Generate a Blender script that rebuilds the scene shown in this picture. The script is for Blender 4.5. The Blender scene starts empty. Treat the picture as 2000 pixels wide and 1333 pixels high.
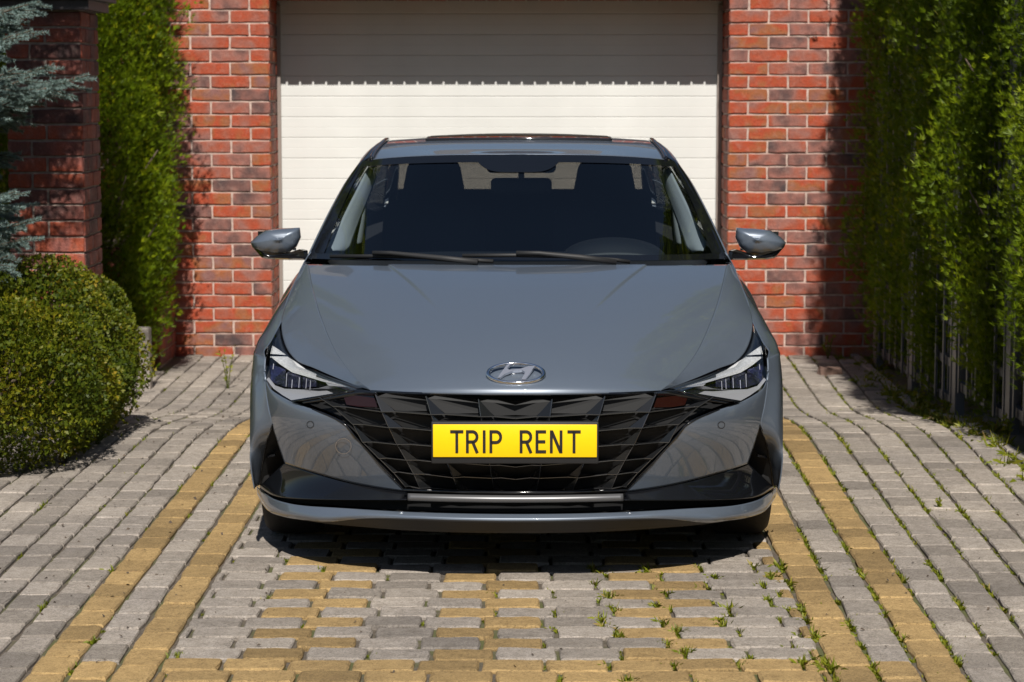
import bpy, bmesh, math, random, zlib
import numpy as np
from mathutils import Vector, Matrix

R = math.radians
rng = np.random.default_rng(7)
random.seed(7)
SC = bpy.context.scene
COL = SC.collection

# ------------------------------------------------------------------ camera, sky, sun
FPX = 4500.0                       # focal length in photo pixels (photo is 2000 wide)
CAMH = 1.585
PITCH = math.atan((666.5 - 172.0) / FPX)
cam_data = bpy.data.cameras.new('camera')
cam_data.sensor_width = 36.0
cam_data.lens = FPX * 36.0 / 2000.0
cam_data.clip_start = 0.1
cam_data.clip_end = 500.0
cam_data.dof.use_dof = True
cam_data.dof.focus_distance = 7.55
cam_data.dof.aperture_fstop = 7.1
cam = bpy.data.objects.new('camera', cam_data)
cam.location = (0, 0, CAMH)
cam.rotation_euler = (math.pi / 2 - PITCH, 0, 0)
COL.objects.link(cam)
SC.camera = cam

SUN_EL, SUN_AZ = 47.0, 3.0         # degrees; azimuth is measured to the right of straight behind the camera
world = bpy.data.worlds.new('World')
SC.world = world
world.use_nodes = True
wn = world.node_tree
for n in list(wn.nodes):
    wn.nodes.remove(n)
sky = wn.nodes.new('ShaderNodeTexSky')
sky.sky_type = 'NISHITA'
sky.sun_disc = False
sky.sun_elevation = R(SUN_EL)
sky.sun_rotation = R(180.0 - SUN_AZ)
sky.air_density = 1.0
sky.dust_density = 0.6
bg = wn.nodes.new('ShaderNodeBackground')
bg.inputs['Strength'].default_value = 0.05
wo = wn.nodes.new('ShaderNodeOutputWorld')
wn.links.new(sky.outputs[0], bg.inputs['Color'])
wn.links.new(bg.outputs[0], wo.inputs['Surface'])

sun_data = bpy.data.lights.new('sun', 'SUN')
sun_data.energy = 5.0
sun_data.angle = R(0.5)
sun_data.color = (1.0, 0.955, 0.88)
sun = bpy.data.objects.new('sun', sun_data)
sun.rotation_euler = (R(90 - SUN_EL), 0, R(SUN_AZ))
COL.objects.link(sun)

vs = SC.view_settings
vs.view_transform = 'Standard'
vs.look = 'None'
vs.exposure = 0.32
vs.gamma = 1.0
vs.use_curve_mapping = False
SC.render.engine = 'CYCLES'
SC.cycles.use_denoising = True
SC.cycles.max_bounces = 8
SC.cycles.transparent_max_bounces = 16
SC.cycles.caustics_reflective = False
SC.cycles.caustics_refractive = False

# ------------------------------------------------------------------ measuring helpers
CP, SP = math.cos(PITCH), math.sin(PITCH)
def at(u, v, Y):
    """A sight line of the photograph met at world depth Y."""
    dx, dy = (u - 1000.0) / FPX, (666.5 - v) / FPX
    t = Y / (CP + dy * SP)
    return np.array([dx * t, Y, CAMH + t * (-SP + dy * CP)])
CARY = 7.25                         # world depth of the car's nose
def tr(w, v, y):
    """car-local point: half-width w (photo px from the car's centre line), photo row v, y metres behind the nose."""
    dy = (666.5 - v) / FPX
    t = (CARY + y) / (CP + dy * SP)
    return np.array([w / FPX * t, y, CAMH + t * (-SP + dy * CP)])

# ------------------------------------------------------------------ object helpers
def link(o, parent=None):
    COL.objects.link(o)
    if parent is not None:
        o.parent = parent
    return o
def tag(o, label=None, cat=None, group=None, kind=None):
    if label: o['label'] = label
    if cat: o['category'] = cat
    if group: o['group'] = group
    if kind: o['kind'] = kind
    return o
def empty(name, loc=(0, 0, 0), rz=0.0, parent=None):
    o = bpy.data.objects.new(name, None)
    o.location = loc
    o.rotation_euler = (0, 0, rz)
    o.empty_display_size = 0.2
    return link(o, parent)
def mesh_from(name, verts, faces, mat=None, smooth=False):
    me = bpy.data.meshes.new(name)
    me.from_pydata([tuple(map(float, v)) for v in verts], [], [tuple(map(int, f)) for f in faces])
    if mat is not None:
        me.materials.append(mat)
    if smooth:
        me.polygons.foreach_set('use_smooth', np.ones(len(me.polygons), dtype=bool))
    me.update()
    return me
def obj(name, verts, faces, mat=None, parent=None, smooth=False):
    return link(bpy.data.objects.new(name, mesh_from(name, verts, faces, mat, smooth)), parent)
def big_mesh(name, V, k, mat, tint=None):
    """V (n,k,3): n separate polygons of k corners each, made fast."""
    n = V.shape[0]
    me = bpy.data.meshes.new(name)
    me.vertices.add(n * k)
    me.vertices.foreach_set('co', V.reshape(-1).astype(np.float32))
    me.loops.add(n * k)
    me.loops.foreach_set('vertex_index', np.arange(n * k, dtype=np.int32))
    me.polygons.add(n)
    me.polygons.foreach_set('loop_start', (np.arange(n) * k).astype(np.int32))
    me.materials.append(mat)
    if tint is not None:
        a = me.attributes.new('tint', 'FLOAT', 'FACE')
        a.data.foreach_set('value', tint.astype(np.float32))
    me.update(calc_edges=True)
    return me
def orient(verts, faces, ref):
    V = np.array(verts, float)
    s = 0.0
    for f in faces:
        a, b, c = V[f[0]], V[f[1]], V[f[2]]
        n = np.cross(b - a, c - a)
        if len(f) > 3:
            n = n + np.cross(c - a, V[f[3]] - a)
        s += float(n @ (V[list(f)].mean(0) - ref))
    return [tuple(reversed(f)) for f in faces] if s < 0 else faces
def box(c, s):
    x, y, z = c; a, b, d = s[0] / 2, s[1] / 2, s[2] / 2
    v = [(x-a,y-b,z-d),(x+a,y-b,z-d),(x+a,y+b,z-d),(x-a,y+b,z-d),(x-a,y-b,z+d),(x+a,y-b,z+d),(x+a,y+b,z+d),(x-a,y+b,z+d)]
    f = [(0,3,2,1),(4,5,6,7),(0,1,5,4),(1,2,6,5),(2,3,7,6),(3,0,4,7)]
    return v, f
class MB:
    def __init__(s): s.v, s.f = [], []
    def add(s, v, f):
        o = len(s.v); s.v += [tuple(p) for p in v]; s.f += [tuple(i + o for i in q) for q in f]; return s
    def box(s, c, d): return s.add(*box(c, d))
    def tube(s, pts, rad, n=8, cap=True):
        pts = [np.array(p, float) for p in pts]
        rad = list(rad) if hasattr(rad, '__len__') else [rad] * len(pts)
        rings = []
        for i, p in enumerate(pts):
            d = pts[min(i+1, len(pts)-1)] - pts[max(i-1, 0)]
            d = d / (np.linalg.norm(d) + 1e-9)
            u = np.cross(d, (0, 0, 1)) if abs(d[2]) < .9 else np.cross(d, (1, 0, 0))
            u /= np.linalg.norm(u); w = np.cross(d, u)
            rings.append([p + rad[i] * (math.cos(2*math.pi*k/n) * u + math.sin(2*math.pi*k/n) * w) for k in range(n)])
        v = [q for r in rings for q in r]; f = []
        for i in range(len(pts) - 1):
            for k in range(n):
                a, b = i*n + k, i*n + (k+1) % n
                f.append((a, b, b + n, a + n))
        if cap:
            f.append(tuple(reversed(range(n)))); f.append(tuple(range((len(pts)-1)*n, len(pts)*n)))
        return s.add(v, f)
    def build(s, name, mat, parent=None, smooth=False):
        return obj(name, s.v, s.f, mat, parent, smooth)
def rbox(name, c, s, bev, mat, parent=None, seg=3, top=1.0, rot=None, smooth=True):
    """rounded box; top scales the upper face."""
    bm = bmesh.new()
    v, f = box((0, 0, 0), s)
    v = [(p[0]*(top if p[2] > 0 else 1), p[1]*(top if p[2] > 0 else 1), p[2]) for p in v]
    vs_ = [bm.verts.new(p) for p in v]
    for q in f: bm.faces.new([vs_[i] for i in q])
    bmesh.ops.bevel(bm, geom=bm.edges[:], offset=bev, segments=seg, profile=0.5, affect='EDGES')
    me = bpy.data.meshes.new(name); bm.to_mesh(me); bm.free()
    me.materials.append(mat)
    if smooth: me.polygons.foreach_set('use_smooth', np.ones(len(me.polygons), dtype=bool))
    o = bpy.data.objects.new(name, me); o.location = c
    if rot: o.rotation_euler = rot
    return link(o, parent)
def catmull(P, n, closed=False):
    P = np.array(P, float)
    if len(P) == 2:
        t = np.linspace(0, 1, n)[:, None]
        return P[0] * (1 - t) + P[1] * t
    seg = np.sqrt(np.linalg.norm(np.diff(P, axis=0), axis=1) + 1e-9)
    T = np.concatenate([[0], np.cumsum(seg)])
    # finite-difference tangents on non-uniform knots
    M = np.zeros_like(P)
    for i in range(len(P)):
        if i == 0: M[i] = (P[1] - P[0]) / (T[1] - T[0])
        elif i == len(P) - 1: M[i] = (P[-1] - P[-2]) / (T[-1] - T[-2])
        else:
            a, b = T[i] - T[i-1], T[i+1] - T[i]
            M[i] = ((P[i] - P[i-1]) / a * b + (P[i+1] - P[i]) / b * a) / (a + b)
    ts = np.linspace(0, T[-1], n)
    out = np.zeros((n, P.shape[1]))
    k = np.clip(np.searchsorted(T, ts, side='right') - 1, 0, len(P) - 2)
    h = T[k+1] - T[k]; s = ((ts - T[k]) / h)[:, None]; h = h[:, None]
    out = ((2*s**3 - 3*s**2 + 1) * P[k] + (s**3 - 2*s**2 + s) * h * M[k] + (-2*s**3 + 3*s**2) * P[k+1] + (s**3 - s**2) * h * M[k+1])
    return out
def even(P, n):
    """smooth curve through P resampled by arc length."""
    C = catmull(P, max(80, n * 4))
    L = np.concatenate([[0], np.cumsum(np.linalg.norm(np.diff(C, axis=0), axis=1))])
    t = np.linspace(0, L[-1], n)
    return np.stack([np.interp(t, L, C[:, i]) for i in range(C.shape[1])], 1)
def coons(top, bot, left, right, nu, nv):
    """top, bot run left->right; left, right run top->bottom; returns (nv,nu,3)."""
    T, B = even(top, nu), even(bot, nu)
    Lc, Rc = even(left, nv), even(right, nv)
    u = np.linspace(0, 1, nu)[None, :, None]; v = np.linspace(0, 1, nv)[:, None, None]
    ruled1 = (1 - v) * T[None] + v * B[None]
    ruled2 = (1 - u) * Lc[:, None] + u * Rc[:, None]
    bil = (1-u)*(1-v)*T[0] + u*(1-v)*T[-1] + (1-u)*v*B[0] + u*v*B[-1]
    return ruled1 + ruled2 - bil
def net(rows, nu, nv):
    A = np.stack([catmull(r, nu) for r in rows])
    return np.stack([catmull(A[:, j], nv) for j in range(nu)], 1)
def grid_faces(nv, nu, off=0):
    return [(off + i*nu + j, off + i*nu + j + 1, off + (i+1)*nu + j + 1, off + (i+1)*nu + j) for i in range(nv-1) for j in range(nu-1)]
CREF = np.array([0, 2.0, 0.5])
def sheet(name, G, mat, parent, side=1, thick=0.0, ref=CREF, smooth=True):
    """a grid (nv,nu,3) as one smooth mesh; side mirrors x."""
    nv, nu = G.shape[:2]
    V = G.reshape(-1, 3) * np.array([side, 1, 1])
    F = orient(V, grid_faces(nv, nu), ref * np.array([side, 1, 1]))
    o = obj(name, V, F, mat, parent, smooth)
    if thick:
        m = o.modifiers.new('solid', 'SOLIDIFY'); m.thickness = thick; m.offset = -1
    return o
def poly_prism(name, P2, place, thick, mat, parent=None):
    """2D outline P2 placed by place(p, depth) with a front, a back and sides."""
    n = len(P2)
    v = [place(p, 0.0) for p in P2] + [place(p, thick) for p in P2]
    f = [tuple(range(n)), tuple(reversed(range(n, 2*n)))] + [(i, i+n, (i+1) % n + n, (i+1) % n) for i in range(n)]
    o = obj(name, v, f, mat, parent)
    bm = bmesh.new(); bm.from_mesh(o.data)
    bmesh.ops.recalc_face_normals(bm, faces=bm.faces[:]); bm.to_mesh(o.data); bm.free()
    return o

# ------------------------------------------------------------------ materials
def new_mat(name):
    m = bpy.data.materials.new(name); m.use_nodes = True
    nt = m.node_tree; b = nt.nodes['Principled BSDF']
    return m, nt, b
def plain(name, col, rough=0.5, metal=0.0, coat=0.0, spec=0.5, coat_rough=0.03, noise=0.0, nscale=40.0, bump=0.0, bscale=200.0):
    m, nt, b = new_mat(name)
    b.inputs['Base Color'].default_value = (*col, 1)
    b.inputs['Roughness'].default_value = rough
    b.inputs['Metallic'].default_value = metal
    b.inputs['Coat Weight'].default_value = coat
    b.inputs['Coat Roughness'].default_value = coat_rough
    b.inputs['Specular IOR Level'].default_value = spec
    if noise or bump:
        tc = nt.nodes.new('ShaderNodeTexCoord')
    if noise:
        t = nt.nodes.new('ShaderNodeTexNoise'); t.inputs['Scale'].default_value = nscale; t.inputs['Detail'].default_value = 5
        nt.links.new(tc.outputs['Object'], t.inputs['Vector'])
        r = nt.nodes.new('ShaderNodeValToRGB')
        r.color_ramp.elements[0].position = .3; r.color_ramp.elements[1].position = .7
        r.color_ramp.elements[0].color = (*[c * (1 - noise) for c in col], 1)
        r.color_ramp.elements[1].color = (*[min(1, c * (1 + noise)) for c in col], 1)
        nt.links.new(t.outputs['Fac'], r.inputs['Fac']); nt.links.new(r.outputs[0], b.inputs['Base Color'])
    if bump:
        t2 = nt.nodes.new('ShaderNodeTexNoise'); t2.inputs['Scale'].default_value = bscale; t2.inputs['Detail'].default_value = 4
        nt.links.new(tc.outputs['Object'], t2.inputs['Vector'])
        bp = nt.nodes.new('ShaderNodeBump'); bp.inputs['Strength'].default_value = bump; bp.inputs['Distance'].default_value = .004
        nt.links.new(t2.outputs['Fac'], bp.inputs['Height']); nt.links.new(bp.outputs[0], b.inputs['Normal'])
    return m
def ramp_node(nt, stops):
    r = nt.nodes.new('ShaderNodeValToRGB'); e = r.color_ramp.elements
    while len(e) < len(stops): e.new(0.5)
    for i, (p, c) in enumerate(stops):
        e[i].position = p; e[i].color = (*c, 1)
    return r
def rand_per_piece(nt):
    oi = nt.nodes.new('ShaderNodeObjectInfo'); ge = nt.nodes.new('ShaderNodeNewGeometry')
    a = nt.nodes.new('ShaderNodeMath'); a.operation = 'ADD'
    nt.links.new(oi.outputs['Random'], a.inputs[0]); nt.links.new(ge.outputs['Random Per Island'], a.inputs[1])
    f = nt.nodes.new('ShaderNodeMath'); f.operation = 'FRACT'
    nt.links.new(a.outputs[0], f.inputs[0])
    return f.outputs[0]
def math_node(nt, op, a, b=None):
    n = nt.nodes.new('ShaderNodeMath'); n.operation = op
    for i, q in enumerate((a, b)):
        if q is None: continue
        if isinstance(q, (int, float)): n.inputs[i].default_value = q
        else: nt.links.new(q, n.inputs[i])
    return n.outputs[0]
def mix_rgb(nt, mode, fac, a, b):
    n = nt.nodes.new('ShaderNodeMixRGB'); n.blend_type = mode
    for i, q in enumerate((fac, a, b)):
        if isinstance(q, (int, float)): n.inputs[i].default_value = q
        elif isinstance(q, tuple): n.inputs[i].default_value = (*q, 1)
        else: nt.links.new(q, n.inputs[i])
    return n.outputs[0]
def noise_tex(nt, vec, scale, detail=4, rough=.55):
    t = nt.nodes.new('ShaderNodeTexNoise'); t.inputs['Scale'].default_value = scale
    t.inputs['Detail'].default_value = detail; t.inputs['Roughness'].default_value = rough
    if vec is not None: nt.links.new(vec, t.inputs['Vector'])
    return t.outputs['Fac']

def brick_material(name, stops, mortar_dust=0.25):
    m, nt, b = new_mat(name)
    tc = nt.nodes.new('ShaderNodeTexCoord'); ge = nt.nodes.new('ShaderNodeNewGeometry')
    rnd = rand_per_piece(nt)
    off = nt.nodes.new('ShaderNodeVectorMath'); off.operation = 'ADD'
    nt.links.new(ge.outputs['Position'], off.inputs[0])
    cmb = nt.nodes.new('ShaderNodeCombineXYZ')
    nt.links.new(math_node(nt, 'MULTIPLY', rnd, 40.0), cmb.inputs[0]); nt.links.new(math_node(nt, 'MULTIPLY', rnd, 17.0), cmb.inputs[2])
    nt.links.new(cmb.outputs[0], off.inputs[1])
    vec = off.outputs[0]
    broad = noise_tex(nt, vec, 7.0, 2, .5)                 # fired patches within one brick
    pick = math_node(nt, 'ADD', math_node(nt, 'MULTIPLY', rnd, .62), math_node(nt, 'MULTIPLY', math_node(nt, 'SUBTRACT', broad, .5), 1.25))
    pick = math_node(nt, 'ADD', pick, .19)
    rp = ramp_node(nt, stops); nt.links.new(pick, rp.inputs['Fac'])
    fine = noise_tex(nt, vec, 90.0, 6, .65)
    dust = noise_tex(nt, vec, 22.0, 6, .7)
    c1 = mix_rgb(nt, 'MULTIPLY', .75, rp.outputs[0], ramp_out(nt, fine, [(.25, (.55,)*3), (.7, (1.15,)*3)]))
    dmask = math_node(nt, 'MULTIPLY', ramp_out(nt, dust, [(.52, (0,)*3), (.72, (1,)*3)]), mortar_dust)
    c2 = mix_rgb(nt, 'MIX', dmask, c1, (.42, .30, .25))
    nt.links.new(c2, b.inputs['Base Color'])
    b.inputs['Roughness'].default_value = .82
    b.inputs['Specular IOR Level'].default_value = .3
    bp = nt.nodes.new('ShaderNodeBump'); bp.inputs['Strength'].default_value = .8; bp.inputs['Distance'].default_value = .006
    nt.links.new(math_node(nt, 'ADD', fine, math_node(nt, 'MULTIPLY', dust, 1.5)), bp.inputs['Height']); nt.links.new(bp.outputs[0], b.inputs['Normal'])
    return m
def ramp_out(nt, fac, stops):
    r = ramp_node(nt, stops); nt.links.new(fac, r.inputs['Fac']); return r.outputs[0]

BR = [(.0, (.075, .050, .050)), (.18, (.17, .082, .070)), (.34, (.30, .125, .098)), (.50, (.33, .085, .048)), (.66, (.38, .064, .026)), (.80, (.31, .105, .040)), (1.0, (.23, .105, .092))]
M_BRICK = brick_material('red_clinker_brick', BR)
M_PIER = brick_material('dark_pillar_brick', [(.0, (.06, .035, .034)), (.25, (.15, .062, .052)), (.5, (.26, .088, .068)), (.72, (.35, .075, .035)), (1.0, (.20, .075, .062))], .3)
M_MORTAR = plain('mortar', (.46, .345, .295), .95, noise=.22, nscale=30, bump=.7, bscale=160)
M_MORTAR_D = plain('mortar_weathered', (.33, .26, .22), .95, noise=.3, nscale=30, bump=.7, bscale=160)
M_DOOR = plain('cream_door_paint', (.605, .603, .582), .42, spec=.4, noise=.06, nscale=2.2, bump=.08, bscale=120)
M_TRACK = plain('door_track_metal', (.30, .25, .22), .5, .3)
M_CONCRETE = plain('concrete', (.27, .235, .205), .9, noise=.2, nscale=18, bump=.5)
M_CAP = plain('dark_cap_tile', (.05, .042, .045), .5, noise=.3, nscale=20)
M_FENCE = plain('fence_paint_grey', (.085, .088, .098), .5, .2, noise=.15, nscale=12)
M_ROOF = plain('roof_tile', (.09, .085, .085), .7, noise=.3, nscale=5)
M_WHITE = plain('white_window_paint', (.75, .74, .72), .4, noise=.02)

def paver_material(name, col, dark):
    m, nt, b = new_mat(name)
    ge = nt.nodes.new('ShaderNodeNewGeometry'); pos = ge.outputs['Position']
    rnd = rand_per_piece(nt)
    speck = noise_tex(nt, pos, 330.0, 3, .7)
    mid = noise_tex(nt, pos, 26.0, 6, .65)
    broad = noise_tex(nt, pos, 1.3, 3, .5)
    base = ramp_out(nt, rnd, [(0, tuple(c * .70 for c in col)), (.5, col), (1, tuple(c * 1.18 for c in col))])
    c = mix_rgb(nt, 'MULTIPLY', .9, base, ramp_out(nt, speck, [(.30, (.55,)*3), (.52, (1,)*3), (.75, (1.22,)*3)]))
    grit = noise_tex(nt, pos, 130.0, 4, .75)
    c = mix_rgb(nt, 'MULTIPLY', 1.0, c, ramp_out(nt, grit, [(.32, (.45,)*3), (.48, (.98,)*3), (.70, (1.25,)*3)]))
    c = mix_rgb(nt, 'MULTIPLY', .8, c, ramp_out(nt, mid, [(.30, (.68, .66, .63)), (.6, (1.05,)*3)]))
    c = mix_rgb(nt, 'MULTIPLY', .75, c, ramp_out(nt, broad, [(.33, (.70, .69, .69)), (.66, (1.12, 1.09, 1.04))]))
    spots = noise_tex(nt, pos, 9.0, 7, .75)
    c = mix_rgb(nt, 'MIX', math_node(nt, 'MULTIPLY', ramp_out(nt, spots, [(.60, (0,)*3), (.70, (1,)*3)]), .55), c, dark)
    nt.links.new(c, b.inputs['Base Color'])
    b.inputs['Roughness'].default_value = .88; b.inputs['Specular IOR Level'].default_value = .3
    bp = nt.nodes.new('ShaderNodeBump'); bp.inputs['Strength'].default_value = .75; bp.inputs['Distance'].default_value = .004
    nt.links.new(math_node(nt, 'ADD', speck, mid), bp.inputs['Height']); nt.links.new(bp.outputs[0], b.inputs['Normal'])
    return m
M_PAVE_G = paver_material('grey_paver_concrete', (.335, .297, .262), (.13, .11, .09))
M_PAVE_Y = paver_material('ochre_paver_concrete', (.365, .250, .112), (.19, .12, .06))

def soil_material():
    m, nt, b = new_mat('joint_soil')
    ge = nt.nodes.new('ShaderNodeNewGeometry'); pos = ge.outputs['Position']
    a = noise_tex(nt, pos, 60.0, 6, .7); g = noise_tex(nt, pos, 3.2, 4, .6)
    c = ramp_out(nt, a, [(.3, (.045, .036, .027)), (.7, (.15, .12, .09))])
    c = mix_rgb(nt, 'MIX', ramp_out(nt, g, [(.46, (0,)*3), (.6, (.8,)*3)]), c, (.075, .085, .018))
    nt.links.new(c, b.inputs['Base Color']); b.inputs['Roughness'].default_value = .95
    bp = nt.nodes.new('ShaderNodeBump'); bp.inputs['Strength'].default_value = 1; bp.inputs['Distance'].default_value = .006
    nt.links.new(a, bp.inputs['Height']); nt.links.new(bp.outputs[0], b.inputs['Normal'])
    return m
M_SOIL = soil_material()

def leaf_material(name, stops, trans=.35, rough=.5):
    m, nt, b = new_mat(name)
    at_ = nt.nodes.new('ShaderNodeAttribute'); at_.attribute_name = 'tint'
    rp = ramp_node(nt, stops); nt.links.new(at_.outputs['Fac'], rp.inputs['Fac'])
    nt.links.new(rp.outputs[0], b.inputs['Base Color'])
    b.inputs['Roughness'].default_value = rough; b.inputs['Specular IOR Level'].default_value = .25
    t = nt.nodes.new('ShaderNodeBsdfTranslucent')
    nt.links.new(mix_rgb(nt, 'MULTIPLY', 1.0, rp.outputs[0], (1.2, 1.25, .6)), t.inputs['Color'])
    mx = nt.nodes.new('ShaderNodeMixShader'); mx.inputs[0].default_value = trans
    nt.links.new(b.outputs[0], mx.inputs[1]); nt.links.new(t.outputs[0], mx.inputs[2])
    nt.links.new(mx.outputs[0], nt.nodes['Material Output'].inputs['Surface'])
    return m
M_THUJA = leaf_material('thuja_scale_leaf', [(0, (.055, .095, .004)), (.5, (.14, .20, .006)), (.85, (.27, .31, .008)), (1, (.38, .36, .010))], .38)
M_BOX = leaf_material('boxwood_leaf', [(0, (.028, .050, .004)), (.45, (.085, .110, .006)), (.8, (.18, .175, .008)), (1, (.33, .23, .02))])
M_NEEDLE = leaf_material('blue_spruce_needle', [(0, (.075, .115, .115)), (.5, (.175, .245, .235)), (1, (.31, .40, .37))], .15, .55)
M_GRASS = leaf_material('joint_grass', [(0, (.07, .09, .006)), (.6, (.16, .185, .010)), (.9, (.25, .23, .02)), (1, (.28, .20, .07))], .3)
M_BARK = plain('bark', (.09, .065, .045), .95, noise=.4, nscale=30, bump=.8, bscale=60)
M_DRY = plain('dry_seed_stem', (.33, .22, .10), .9, noise=.2)
# ------------------------------------------------------------------ ground and paving
def zg(Y):
    """driveway level: flat under the car, sinking towards the garage."""
    t = np.clip((np.asarray(Y, float) - 10.35) / 2.5, 0, 1)
    return -0.165 * t * t * (3 - 2 * t)
ys = np.concatenate([[-120, -60, -30, -12, 0, 4], np.arange(5, 16.6, .1), [18, 22, 30, 60, 160]])
xs = np.array([-160, -60, -25, -10, -4, -2.5, 0, 2.5, 4, 10, 25, 60, 160.])
gv = [(x, y, float(zg(y)) - .012) for y in ys for x in xs]
ground = obj('ground', gv, grid_faces(len(ys), len(xs)), M_SOIL, smooth=True)
tag(ground, 'dark soil showing in the paving joints and beds', 'ground', kind='structure')

def slab(l, w, h, seed, jit=.0022, ch=.005, nl=4, nw=2, rc=.005):
    """stone with an uneven, worn top rim; top at z=0; l along x, w along y."""
    r = np.random.default_rng(seed)
    cr = {c_: r.uniform(.0005, rc) if min(l, w) > .06 else .0005 for c_ in (0, nl, nl + nw, 2*nl + nw)}
    def ring(a, b, z, j):
        P = []
        for i in range(nl): P.append((-a/2 + a*i/nl, -b/2, z))
        for i in range(nw): P.append((a/2, -b/2 + b*i/nw, z))
        for i in range(nl): P.append((a/2 - a*i/nl, b/2, z))
        for i in range(nw): P.append((-a/2, b/2 - b*i/nw, z))
        P = np.array(P)
        if j:
            for c_ in (0, nl, nl + nw, 2*nl + nw): P[c_, :2] -= np.sign(P[c_, :2]) * cr[c_]
        P[:, :2] += r.uniform(-j, j, (len(P), 2)); P[:, 2] += r.uniform(-j, j, len(P)) * .4
        return P
    top, mid, low = ring(l - 2*ch, w - 2*ch, 0, jit), ring(l, w, -ch, jit), ring(l, w, -h, 0)
    n = len(top); V = np.vstack([top, mid, low])
    F = [tuple(range(n))]
    for i in range(n):
        k = (i + 1) % n
        F += [(i, n+i, n+k, k)[::1], (n+i, 2*n+i, 2*n+k, n+k)]
    return V, F

pave = empty('driveway', (0, 8, 0))
tag(pave, 'paved driveway of grey and ochre blocks', 'driveway', kind='structure')
stones = []                         # (cx, cy, length along x, length along y, rotz, ochre?)
YB = 6.30                           # nearer than this the cross rows are all ochre
PX, PY = .1785, .129                # cross-laid blocks in the middle strip
def xl(Y): return -.972 + .0 * Y
def xr(Y): return .874 + .017 * (Y - 6.11)
row = 0
y = YB - 9 * PY
while y < 10.9:
    yc = y + PY / 2
    x0, x1 = xl(yc) + .006, xr(yc) - .008
    odd = (round((yc - YB) / PY) % 2 == 0)
    ph = -.584 - (0.0 if odd else .22 * PX)
    k = math.floor((x0 - ph) / PX)
    while ph + k * PX < x1:
        a, b_ = max(ph + k * PX + .0046, x0), min(ph + (k + 1) * PX - .0046, x1)
        if b_ - a > .014:
            och = ((k % 3) == (2 if odd else 0)) if yc > YB else True
            if yc < YB - 4 * PY: och = (k % 2 == 0)
            stones.append(((a + b_) / 2, yc, b_ - a, PY - .0062, 0, och))
        k += 1
    y += PY
# length-wise columns
CW, CL = .1175, .190
def columns(side, n):
    for c in range(n):
        ph = rng.uniform(0, CL) if c > 3 else (.05 * c) % CL
        yy = 4.9 + ph
        while yy < 15.02:
            ym = yy + CL / 2
            if side < 0:
                a, b_ = xl(ym) - CW * (c + 1), xl(ym) - CW * c
            else:
                fan = .0165 + .0042 * c
                a = .874 + .1205 * c + (.017 + .004 * c) * (ym - 6.11) * (1 if ym < 11 else 1)
                b_ = .874 + .1205 * (c + 1) + (.017 + .004 * (c + 1)) * (ym - 6.11)
            och = c in (0, 2) or (ym < YB + .02 and c == 1)
            stones.append(((a + b_) / 2, ym, (b_ - a) - (.0085 if side < 0 else .0115), CL - .004, (-.017 - .004 * c if side > 0 else 0), och))
            yy += CL
columns(-1, 12)
columns(1, 11)
# behind the car the middle strip is laid length-wise too
for c in range(16):
    yy = 10.95
    while yy < 15.02:
        stones.append((-.972 + .1155 * (c + .5), yy + CL/2, .108, CL - .0035, 0, False)); yy += CL
keep = []
for s in stones:
    x, yy = s[0], s[1]
    if x > 2.13 + .012 * (yy - 10): continue
    if yy > 14.3 and x < -2.16: continue
    if yy < 5.3: continue
    keep.append(s)
stones = keep
def in_view(x, Y):
    z = float(zg(Y))
    d = Y * CP + (CAMH - z) * SP
    u = 1000 + FPX * x / d
    v = 666.5 + FPX * ((CAMH - z) * CP - Y * SP) / d
    if not (-10 < u < 2010 and 690 < v < 1345): return None
    if 512 < u < 1505 and v < 1095: return None          # under the car
    if u < 270 - (v - 760) * 1.3 and v < 925: return None  # behind the bush
    return d
vis = []
for i, s in enumerate(stones):
    d = in_view(s[0], s[1])
    if d is not None and s[2] > .05: vis.append((d, i))
vis.sort()
single = set(i for d, i in vis[:300])
cache = {}
def stone_mesh(lx, ly, och, var):
    key = (round(lx, 3), round(ly, 3), och, var)
    if key not in cache:
        V, F = slab(lx, ly, .055, zlib.crc32(repr(key).encode()) % 99991, .0028, .0055)
        cache[key] = mesh_from('paver', V, F, M_PAVE_Y if och else M_PAVE_G)
    return cache[key]
rest = {True: MB(), False: MB()}
for i, (x, yy, lx, ly, rz, och) in enumerate(stones):
    z = float(zg(yy)); slope = float((zg(yy + .05) - zg(yy - .05)) / .1)
    tx, ty = rng.normal(0, .007), rng.normal(0, .007)
    dz = rng.normal(0, .0020)
    if i in single:
        o = bpy.data.objects.new('paver', stone_mesh(lx, ly, och, int(rng.integers(0, 5))))
        o.location = (x, yy - 8, z + dz); o.rotation_euler = (math.atan(slope) + tx, ty, rz + rng.normal(0, .004))
        link(o, pave)
    else:
        V, F = slab(lx, ly, .04, int(rng.integers(1e6)), .0025, .005, 3, 2)
        Mx = np.array(Matrix.Translation((x, yy - 8, z + dz)) @ Matrix.Rotation(rz, 4, 'Z') @ Matrix.Rotation(math.atan(slope) + tx, 4, 'X') @ Matrix.Rotation(ty, 4, 'Y'))
        rest[och].add(V @ Mx[:3, :3].T + Mx[:3, 3], F)
allv = MB(); matidx = []
for och in (False, True):
    allv.add(rest[och].v, rest[och].f); matidx += [1 if och else 0] * len(rest[och].f)
far = allv.build('paving_blocks', M_PAVE_G, pave)
far.data.materials.append(M_PAVE_Y)
far.data.polygons.foreach_set('material_index', np.array(matidx, dtype=np.int32))
far['kind'] = 'stuff'
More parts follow.
